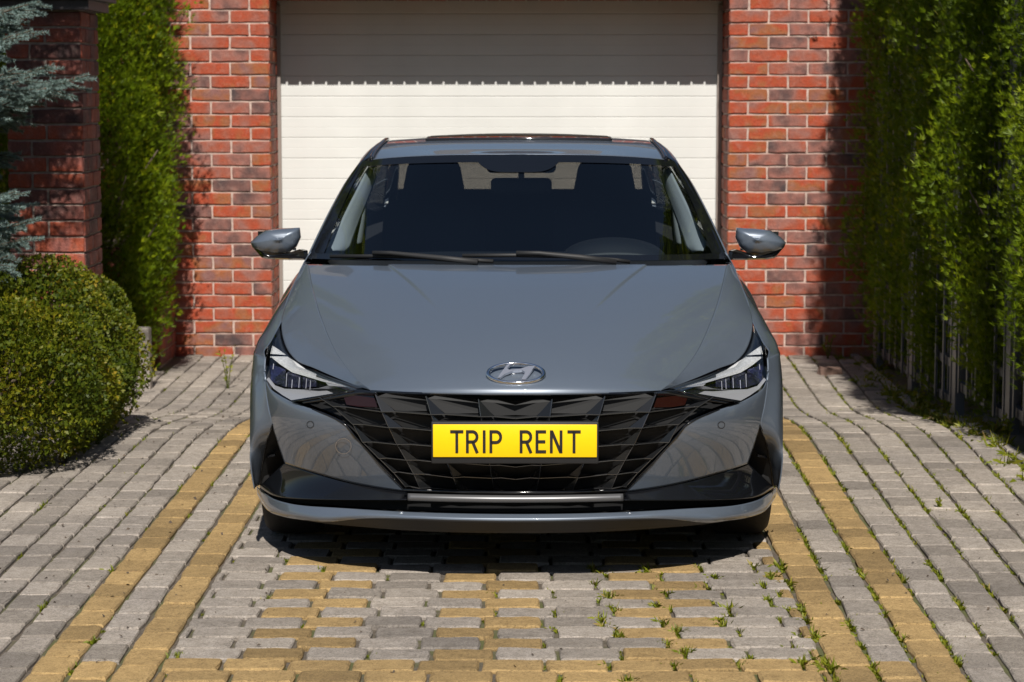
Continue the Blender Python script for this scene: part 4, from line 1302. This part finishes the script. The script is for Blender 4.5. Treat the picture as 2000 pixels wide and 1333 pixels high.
def arc(cx, cy, rx, ry, a0, a1, n_=9): return [(cx + rx*math.cos(R(a)), cy + ry*math.sin(R(a))) for a in np.linspace(a0, a1, n_)]
HL, LW = 39.0, 5.6
GL = {'T': (26, [[(0, HL), (26, HL)], [(13, HL), (13, -2.6)]]),
      'I': (5, [[(2.5, HL + 2.6), (2.5, -2.6)]]),
      'R': (24, [[(2.6, -2.6), (2.6, HL), (13, HL)] + arc(13, HL - 10, 8.6, 10, 80, -90) + [(2.6, HL - 20)], [(13, HL - 20), (22, -2.6)]]),
      'P': (24, [[(2.6, -2.6), (2.6, HL), (13, HL)] + arc(13, HL - 10.5, 8.8, 10.5, 80, -90) + [(2.6, HL - 21)]]),
      'E': (22, [[(20.5, HL), (2.6, HL), (2.6, 0), (20.5, 0)], [(2.6, HL/2), (19, HL/2)]]),
      'N': (25, [[(2.6, -2.6), (2.6, HL + 2.6)], [(3.4, HL + 1.2), (20.8, -1.2)], [(21.6, -2.6), (21.6, HL + 2.6)]])}
for ch, x0 in (('T', 880), ('R', 911), ('I', 944), ('P', 957), ('R', 1016), ('E', 1047), ('N', 1075), ('T', 1109)):
    mb = MB()
    for st_ in GL[ch][1]: stroke(mb, [(pxx(x0 + .5 + a), zb + UZ * (11.3 + b_)) for a, b_ in st_], LW * UZ)
    mb.build('letter', M_INK, plate)

# ---- emblem on the bonnet nose
em = empty('emblem', (.0015, .088, .6725), 0, car); em.rotation_euler = (R(-51), 0, 0)   # local y up the slope, z out
em.rotation_euler = (R(40), 0, 0)
ring = MB(); nq = 48; prof = [(-1, 0), (-.7, .007), (0, .0095), (.7, .007), (1, 0)]
ax_, ay_ = .0895, .0425; vsr = []
for k in range(nq):
    a = 2*math.pi*k/nq; wv = .0052 + .0016 * abs(math.cos(a))
    for o_, h_ in prof: vsr.append(((ax_ + o_*wv)*math.cos(a), (ay_ + o_*wv)*math.sin(a), h_))
mq = len(prof)
fr_ = [(k*mq+j, ((k+1) % nq)*mq+j, ((k+1) % nq)*mq+j+1, k*mq+j+1) for k in range(nq) for j in range(mq-1)]
ring.add(vsr, fr_); ring.build('emblem_ring', M_CHROME, em, True)
def ep(zx, zy): return ((zx - 985)/740*ax_, (490 - zy)/265*ay_)
hp = [ep(*p) for p in [(500, 655), (600, 500), (720, 330), (800, 258), (880, 248), (800, 330), (745, 395), (800, 430), (900, 428), (1100, 405), (1330, 330), (1490, 325), (1400, 460), (1240, 690), (1135, 690), (1215, 540), (1225, 490), (1150, 440), (900, 462), (700, 540), (560, 650)]]
poly_prism('emblem_letter', hp, lambda p, d: (p[0], p[1], .010 - d), .010, plain('emblem_silver', (.72, .73, .78), .28, .9), em)

# ---- glasshouse
WB = [tr(0, 512, 1.20), tr(150, 511, 1.225), tr(300, 510, 1.34), tr(404, 507, 1.58)]
WTp = [tr(0, 303, 2.02), tr(150, 305, 2.045), tr(250, 310, 2.10), tr(304, 316, 2.165)]
Wm = [tr(0, 405, 1.62), tr(160, 405, 1.65), tr(275, 402, 1.73), tr(353, 399, 1.88)]
def wsg(nu, nv): return net([WTp, Wm, WB], nu, nv)
WG = wsg(60, 50)
full = np.concatenate([WG[:, ::-1] * [-1, 1, 1], WG[:, 1:]], 1)
ws = sheet('windshield', full, M_WIND, car, 1, 0)
# black printed border, a hair outside the glass
def band(name, u0, u1, v0, v1, lift=.003):
    nv, nu = full.shape[:2]
    U = np.linspace(0, 1, 40); Vv = np.linspace(0, 1, 14)
    G = np.zeros((14, 40, 3))
    for i, b_ in enumerate(Vv):
        for j, a in enumerate(U):
            v = (v0(a) if callable(v0) else v0) * (1-b_) + (v1(a) if callable(v1) else v1) * b_
            ua, ub = (u0(b_) if callable(u0) else u0), (u1(b_) if callable(u1) else u1)
            u = ua * (1-a) + ub * a
            fi, fj = min(v*(nv-1), nv-1.001), min(u*(nu-1), nu-1.001); i0, j0 = int(fi), int(fj); di, dj = fi-i0, fj-j0
            G[i, j] = full[i0, j0]*(1-di)*(1-dj)+full[i0+1, j0]*di*(1-dj)+full[i0, j0+1]*(1-di)*dj+full[i0+1, j0+1]*di*dj
    G += np.array([0, -.4, .9]) * lift
    return sheet(name, G, M_GLOSS, ws, 1, 0)
band('glass_border', 0, 1, 0, .075)
band('glass_border', 0, 1, .95, 1.0)
band('glass_border', 0, lambda b_: .014 + .022 * b_, .075, .95); band('glass_border', lambda b_: .986 - .022 * b_, 1, .075, .95)
band('sensor_patch', .40, .60, .075, lambda a: .075 + .10 * (1 - abs(2*a-1)**4))
# roof
RC = [tr(0, 303, 2.02) + np.array([0, .004, .003]), np.array([0, 2.2, 1.336]), np.array([0, 2.4, 1.3585]), np.array([0, 2.7, 1.377]), np.array([0, 3.1, 1.372]), np.array([0, 3.6, 1.305])]
RE = [tr(286, 313, 2.145), tr(280, 300, 2.28), tr(271, 288, 2.45), tr(256, 275, 2.72), np.array([.575, 3.1, 1.332]), np.array([.565, 3.6, 1.262])]
R1 = [a * .45 + b_ * .55 + np.array([0, -.010 if i < 2 else 0, .018]) for i, (a, b_) in enumerate(zip(RC, RE))]
RCc = by_y(RC, 60); R1c = by_y(R1, 60); REc = by_y(RE, 60)
RG = np.zeros((60, 40, 3)); sU = np.linspace(0, 1, 40)[:, None]
for i in range(60):
    a, b_ = RCc[i], REc[i]
    P = a + (b_ - a) * sU
    P[:, 2] = a[2] + (b_[2] - a[2]) * (.8 * sU[:, 0]**2.3 + .2 * sU[:, 0]**6); P[:, 1] = a[1] + (b_[1] - a[1]) * sU[:, 0]**2
    RG[i] = P
RF = np.concatenate([RG[:, ::-1] * [-1, 1, 1], RG[:, 1:]], 1)
roof = sheet('roof', RF, M_PAINT, car, 1, .004)
SRG = RF[18:46, 12:67] + np.array([0, 0, .009])
sheet('sunroof', SRG, plain('sunroof_glass', (.012, .010, .010), .04, coat=1), car, 1, .008)
# roof mouldings, side rails with A-pillars, doors, rear quarter
rail = [tr(412, 508, 1.62), tr(384, 448, 1.80), tr(361, 402, 1.94), tr(335, 355, 2.08), tr(312, 322, 2.20), tr(301, 305, 2.32), tr(285, 288, 2.5), tr(266, 276.5, 2.75), np.array([.597, 3.1, 1.318]), np.array([.612, 3.5, 1.235]), np.array([.66, 3.95, 1.03])]
inner = [tr(403, 507, 1.585), tr(375, 447, 1.76), tr(352, 399, 1.885), tr(326, 350, 2.03), tr(303, 316, 2.17), tr(289, 307, 2.25), tr(277, 292, 2.42), tr(259, 277.5, 2.72), np.array([.58, 3.1, 1.333]), np.array([.57, 3.6, 1.263]), np.array([.60, 4.0, 1.05])]
outer = [p + np.array([.012, .03, -.03]) for p in rail]
G = net([inner, [ (a + b_)/2 + np.array([.004, -.004, .006]) for a, b_ in zip(inner, rail)], rail, outer], 80, 14)
for sd in SIDES:
    sheet('pillar_frame', G, M_GLOSS, car, sd, .004)
    mo = [p + np.array([.006, 0, .004]) for p in RE[:-1]]
    rim = MB(); rim.tube([np.array(p) * [sd, 1, 1] for p in catmull(mo, 30)], .009, 6); rim.build('roof_moulding', M_GLOSS, car, True)
    # slim body-colour edge of the door frame outside the pillar
    rim = MB(); rim.tube([np.array(p + np.array([.006, .02, -.012])) * [sd, 1, 1] for p in catmull(rail[:-1], 60)], .0075, 6); rim.build('door_frame', M_PAINT, car, True)
    # side glass
    gt = [p + np.array([.004, .03, -.03]) for p in rail[1:]]
    belt = [np.array([.835, 1.86, .925]), np.array([.842, 2.1, .93]), np.array([.846, 2.4, .935]), np.array([.847, 2.7, .94]), np.array([.843, 3.0, .945]), np.array([.835, 3.3, .95]), np.array([.82, 3.6, .955]), np.array([.80, 3.95, .96])]
    G2 = np.stack([even(gt, 60), even(belt, 60)]); G2 = np.stack([catmull(G2[:, j], 8) for j in range(60)], 1)
    sheet('side_window', G2[:, :24], M_SIDEG, car, sd, 0)
    sheet('side_window', G2[:, 24:], M_REARDG, car, sd, 0)
    # B pillar
    v, f = box((0, 0, 0), (.02, .11, .44)); o = obj('door_pillar', v, f, M_GLOSS, car); o.location = (sd * .735, 2.72, 1.13); o.rotation_euler = (0, -sd * R(30), 0)
    # doors
    def door_panel(y0, y1, nm):
        yy = np.linspace(y0, y1, 14); rows_ = []
        for z_, x_ in ((.955, .80), (.93, .818), (.84, .862), (.74, .893), (.65, .910), (.52, .908), (.36, .905), (.22, .895), (.18, .87)):
            rows_.append([np.array([x_ - .02 * max(0, (y_ - 3.3))**1.5, y_, z_ + (.03 * (y_ - 1.6)/2.4 if z_ > .8 else 0) ]) for y_ in yy])
        d = sheet(nm, net(rows_, 30, 24), M_PAINT, car, sd, .004)
        if nm == 'door': 
            hnd = rbox('handle', (sd * .905, y1 - .16, .80), (.03, .20, .03), .008, M_PAINT, d)
        return d
    door_panel(1.605, 2.66, 'door'); door_panel(2.67, 3.42, 'door')
    # rear quarter with wheel arch
    yq = np.linspace(3.43, 4.55, 40)
    top = [np.array([.815 - .10 * max(0, y_ - 3.9)**1.5, y_, 1.0 - .02 * (y_ - 3.4)]) for y_ in yq]
    mid1 = [np.array([.895 - .16 * max(0, y_ - 3.8)**1.8, y_, .86]) for y_ in yq]
    mid2 = [np.array([.912 - .18 * max(0, y_ - 3.8)**1.8, y_, .70]) for y_ in yq]
    low = [np.array([.910 - .18 * max(0, y_ - 3.8)**1.8, y_, .315 + math.sqrt(max(0, .355**2 - (y_ - 3.57)**2)) if abs(y_ - 3.57) < .34 else .24]) for y_ in yq]
    sheet('rear_quarter', net([top, mid1, mid2, low], 40, 24), M_PAINT, car, sd, .004)
    o = rbox('tail_light', (sd * .55, 4.56, .86), (.50, .08, .07), .02, plain('tail_lamp_red', (.25, .01, .008), .2), car)
    # wheels
    for wy in (.905, 3.57):
        w = empty('wheel', (sd * .79, wy, .316), 0, car)
        prof = [(-.095, .225), (-.10, .26), (-.098, .295), (-.08, .312), (-.04, .316), (.04, .316), (.08, .312), (.098, .295), (.10, .26), (.095, .225)]
        nw_ = 48; v = [(x_, r_*math.cos(2*math.pi*k/nw_), r_*math.sin(2*math.pi*k/nw_)) for k in range(nw_) for x_, r_ in prof]; mp = len(prof)
        obj('tyre', v, [(k*mp+j, k*mp+j+1, ((k+1) % nw_)*mp+j+1, ((k+1) % nw_)*mp+j) for k in range(nw_) for j in range(mp-1)], M_RUBBER, w, True)
        mb = MB()
        for k in range(nw_):
            pass
        ring_p = [(.075, .225), (.085, .222), (.06, .20), (-.09, .205)]; mp = len(ring_p)
        v = [(x_*sd, r_*math.cos(2*math.pi*k/nw_), r_*math.sin(2*math.pi*k/nw_)) for k in range(nw_) for x_, r_ in ring_p]
        mb.add(v, [(k*mp+j, k*mp+j+1, ((k+1) % nw_)*mp+j+1, ((k+1) % nw_)*mp+j) for k in range(nw_) for j in range(mp-1)])
        for k in range(10):
            a = 2*math.pi*(k//2)/5 + (k % 2) * .32
            mb.tube([(.055*sd, .03*math.cos(a), .03*math.sin(a)), (.065*sd, .12*math.cos(a), .12*math.sin(a)), (.07*sd, .215*math.cos(a), .215*math.sin(a))], [.018, .014, .016], 6)
        mb.tube([(.04*sd, 0, 0), (.07*sd, 0, 0)], .05, 12)
        mb.build('rim', M_ALLOY, w)
        mb = MB(); mb.tube([(-.02*sd, 0, 0), (.0, 0, 0)], .15, 24); mb.build('brake_disc', M_SILVER, w)
    # wheel housing
    for wy in (.905, 3.57):
        a = np.linspace(R(15), R(150), 24)
        G3 = np.array([[(x_, wy + .338*math.cos(t), .315 + .338*math.sin(t)) for t in a] for x_ in (.62, .875)])
        sheet('wheel_liner', G3, M_MATT, car, sd, 0)

# ---- tail, floor
TRk = [[(0, 3.98, 1.045), (.3, 3.99, 1.04), (.60, 4.02, 1.02), (.80, 4.0, .985)], [(0, 4.3, 1.045), (.3, 4.3, 1.04), (.58, 4.3, 1.025), (.76, 4.28, .98)], [(0, 4.56, 1.05), (.3, 4.55, 1.045), (.55, 4.52, 1.03), (.70, 4.47, .985)]]
G = net(TRk, 30, 16); G = np.concatenate([G[:, ::-1] * [-1, 1, 1], G[:, 1:]], 1); sheet('boot_lid', G, M_PAINT, car, 1, .004)
RBk = [[(0, 4.57, 1.04), (.4, 4.55, 1.03), (.70, 4.48, .98)], [(0, 4.60, .8), (.5, 4.57, .8), (.80, 4.5, .8)], [(0, 4.66, .55), (.5, 4.62, .55), (.83, 4.5, .55)], [(0, 4.6, .25), (.5, 4.58, .25), (.80, 4.48, .25)]]
G = net(RBk, 30, 20); G = np.concatenate([G[:, ::-1] * [-1, 1, 1], G[:, 1:]], 1); sheet('rear_bumper', G, M_PAINT, car, 1, .004)
RWt = [np.array([0, 3.6, 1.303]), np.array([.3, 3.6, 1.295]), np.array([.56, 3.62, 1.262])]
RWb = [np.array([0, 4.0, 1.05]), np.array([.35, 4.0, 1.045]), np.array([.62, 4.02, 1.02])]
G = net([RWt, [(a+b_)/2 + np.array([0, .02, .02]) for a, b_ in zip(RWt, RWb)], RWb], 24, 12); G = np.concatenate([G[:, ::-1] * [-1, 1, 1], G[:, 1:]], 1)
sheet('rear_window', G, M_REARG, car, 1, 0)
mb = MB(); mb.box((0, 2.6, .20), (1.70, 3.7, .05)); mb.box((0, .90, .26), (1.1, .8, .12)); mb.build('underbody', M_MATT, car)
mb = MB(); mb.box((0, .90, .46), (1.0, .9, .26)); mb.box((0, 1.38, .60), (1.3, .05, .55)); mb.build('engine_bay', M_MATT, car)
# cowl and wipers
cw = [p + np.array([0, .02, -.022]) for p in [tr(0, 514, 1.15), tr(200, 513, 1.17), tr(330, 513, 1.26), tr(405, 512, 1.42)]]
cw2 = [p + np.array([0, .03, -.02]) for p in WB]
G = np.stack([catmull(cw, 30), catmull(cw2, 30)]); G = np.concatenate([G[:, ::-1] * [-1, 1, 1], G[:, 1:]], 1); sheet('cowl', G, M_MATT, car, 1, 0)
def wipe(pts, nm, arm):
    w = empty('wiper', (0, 0, 0), 0, car)
    mb = MB(); mb.tube([tr(a - C0, b_, c) for a, b_, c in pts], .008, 6); mb.build('blade', M_MATT, w, True)
    mb = MB(); mb.tube([tr(a - C0, b_, c) for a, b_, c in arm], [.010, .009, .012, .011][:len(arm)], 6); mb.build('arm', M_MATT, w, True)
wipe([(642, 502, 1.44), (720, 501, 1.33), (800, 502, 1.25), (900, 507, 1.19), (960, 511, 1.17)], 'w', [(725, 495, 1.30), (760, 495, 1.27), (860, 505, 1.18), (930, 512, 1.14)])
wipe([(900, 500, 1.21), (1000, 499, 1.18), (1100, 501, 1.19), (1200, 508, 1.24), (1226, 512, 1.26)], 'w', [(1005, 495, 1.165), (1050, 495, 1.165), (1130, 503, 1.16), (1200, 512, 1.18)])

# ---- door mirrors
mirp = [(484, 474), (496, 462), (514, 450), (545, 446.5), (581, 445), (583, 464), (575, 482), (560, 494), (530, 497), (500, 492), (488, 484)]
mirl = [(487, 482), (500, 491), (530, 496.5), (560, 495), (586, 487), (596, 490), (597, 508), (560, 508), (520, 507), (506, 504)]
for sd in SIDES:
    mi = empty('door_mirror', (0, 0, 0), 0, car)
    def loft(name, P, stations, mat):
        cx = np.mean([p[0] for p in P]); cy = np.mean([p[1] for p in P])
        V = []
        Q = np.array(P, float)
        dens = []
        for i in range(len(Q)):
            a, b_ = Q[i], Q[(i+1) % len(Q)]
            for t in (0, .33, .67): dens.append(a + (b_ - a) * t)
        for y_, k, dx_, dv in stations:
            for a, b_ in dens: V.append(tr(C0 - (cx + (a - cx)*k + dx_), cy + (b_ - cy)*k + dv, y_) * [sd, 1, 1])
        n_ = len(dens); F_ = []
        for i in range(len(stations)-1):
            for k in range(n_): F_.append((i*n_+k, i*n_+(k+1) % n_, (i+1)*n_+(k+1) % n_, (i+1)*n_+k))
        F_.append(tuple(range(n_))); F_.append(tuple(reversed(range((len(stations)-1)*n_, len(stations)*n_))))
        V = np.array(V)
        o = obj(name, V, orient(V, F_, V.mean(0)), mat, mi, True)
        return o
    cap = loft('mirror_cap', mirp, [(1.664, .02, 8, -2), (1.666, .30, 6, -2), (1.672, .60, 4, -1), (1.682, .80, 2, 0), (1.698, .92, 1, 0), (1.722, .985, 0, 0), (1.75, 1.0, 0, 0), (1.80, 1.0, 0, 0)], M_PAINT)
    loft('mirror_base', mirl, [(1.70, .85, 0, -1), (1.72, .97, 0, 0), (1.80, 1.0, 0, 0)], M_GLOSS)
    v, f = box((0, 0, 0), (.15, .006, .075)); o = obj('mirror_glass', v, f, M_CHROME, mi); c_ = tr(C0 - 536, 471, 1.806) * [sd, 1, 1]; o.location = c_

# ---- cabin
cab = MB(); cab.box((0, 2.7, .30), (1.5, 2.6, .06)); cab.build('cabin_floor', M_FABRIC, car)
dash = net([[(0, 1.22, .915), (.4, 1.28, .91), (.70, 1.50, .90)], [(0, 1.55, .945), (.4, 1.58, .94), (.74, 1.68, .915)], [(0, 1.75, .935), (.4, 1.77, .93), (.76, 1.80, .90)], [(0, 1.82, .72), (.4, 1.84, .72), (.76, 1.85, .72)], [(0, 1.62, .4), (.4, 1.62, .4), (.74, 1.62, .4)]], 24, 24)
dash = np.concatenate([dash[:, ::-1] * [-1, 1, 1], dash[:, 1:]], 1); sheet('dashboard', dash, M_DASH, car, 1, .004, ref=np.array([0, 1.6, .4]))
# instrument hood in front of the driver (photo right)
ih = []
for y_, k in ((1.56, .3), (1.62, .85), (1.72, 1.0), (1.80, .98)):
    ih.append([np.array([.375 + .20*math.cos(t)*(1 if k > .5 else .9), y_, .925 + .078*k*math.sin(t)]) for t in np.linspace(0, math.pi, 13)])
sheet('instrument_hood', net(ih, 30, 14), M_DASH, car, 1, .006)
sw = empty('steering_wheel', (.375, 1.98, .80), 0, car); sw.rotation_euler = (R(-25), 0, 0)
mb = MB(); mb.tube([(.185*math.cos(t), 0, .185*math.sin(t)) for t in np.linspace(0, 2*math.pi, 33)], .015, 8); mb.build('wheel_rim', M_DASH, sw, True)
mb = MB(); mb.box((0, .01, -.01), (.14, .05, .12)); mb.box((0, .005, 0), (.36, .012, .03)); mb.box((0, .005, -.09), (.04, .012, .17)); mb.build('spoke', M_DASH, sw)
for sx in (-1, 1):
    st_ = empty('front_seat', (sx * .375, 2.35, 0), 0, car)
    rbox('seat_cushion', (0, .1, .48), (.50, .52, .16), .05, M_FABRIC, st_)
    rbox('backrest', (0, .42, .80), (.50, .13, .62), .055, M_FABRIC, st_, rot=(R(-16), 0, 0), top=.86)
    rbox('headrest', (0, .53, 1.175), (.30, .11, .22), .05, M_FABRIC, st_, rot=(R(-10), 0, 0), top=.72)
    for q in (-.075, .075):
        mb = MB(); mb.tube([(q, .50, 1.03), (q, .525, 1.13)], .006, 6); mb.build('headrest_post', M_CHROME, st_)
rs = empty('rear_seat', (0, 3.25, 0), 0, car)
rbox('seat_cushion', (0, .0, .46), (1.25, .50, .16), .05, M_FABRIC, rs)
rbox('backrest', (0, .36, .80), (1.25, .14, .64), .05, M_FABRIC, rs, rot=(R(-20), 0, 0))
for sx in (-1, 0, 1): rbox('headrest', (sx * .40, .46, 1.06), (.22, .10, .10), .035, M_FABRIC, rs, top=.9)
for sd in SIDES:
    mb = MB(); mb.box((sd * .79, 3.05, .62), (.03, 2.6, .64)); mb.build('door_trim', M_FABRIC, car)
mb = MB(); mb.box((0, 4.1, .62), (1.56, .03, .80)); mb.build('boot_panel', M_FABRIC, car)
v, f = box((0, 3.85, .965), (1.2, .45, .02)); obj('parcel_shelf', v, f, M_FABRIC, car)
hd = RF[2:, 4:-4] + np.array([0, 0, -.035]); sheet('headlining', hd, M_FABRIC, car, 1, 0)
rvm = empty('inner_mirror', (0.012, 2.03, 1.205), 0, car)
rbox('mirror_shell', (0, 0, -.012), (.245, .045, .065), .018, M_DARK, rvm)
mb = MB(); mb.tube([(0, -.02, .01), (0, .01, .06), (0, .06, .085)], .012, 8); mb.build('mirror_stem', M_DARK, rvm, True)
rbox('sensor_box', (0.0, .03, .065), (.28, .10, .05), .02, M_DARK, rvm)
for sd in SIDES:
    # pale inside trim of the A-pillar
    a_ = [(712, 328, 2.16), (690, 372, 2.04), (668, 416, 1.91), (649, 456, 1.80), (639, 478, 1.73), (645, 491, 1.70)]
    b2 = [(728, 346, 2.24), (713, 388, 2.14), (697, 430, 2.02), (684, 466, 1.90), (677, 484, 1.83), (664, 494, 1.78)]
    G4 = np.stack([catmull([tr(C0-p, q, r_) for p, q, r_ in a_], 24), catmull([tr(C0-p, q, r_) for p, q, r_ in b2], 24)])
    G4 = np.stack([G4[0], (G4[0]+G4[1])/2 + np.array([-.004, -.014, .004]), G4[1]]); G4 = np.stack([catmull(G4[:, j], 8) for j in range(24)], 1)
    sheet('pillar_trim', G4, M_TRIM, car, sd, .004)
    bl_, br_ = [(705, 396), (699, 430), (692, 462), (690, 477)], [(708, 398), (708, 430), (706, 462), (703, 477)]
    G5 = np.stack([catmull([tr(C0-p, q, 2.66) for p, q in bl_], 16), catmull([tr(C0-p, q, 2.72) for p, q in br_], 16)])
    sheet('pillar_trim', G5, M_TRIM, car, sd, .004)
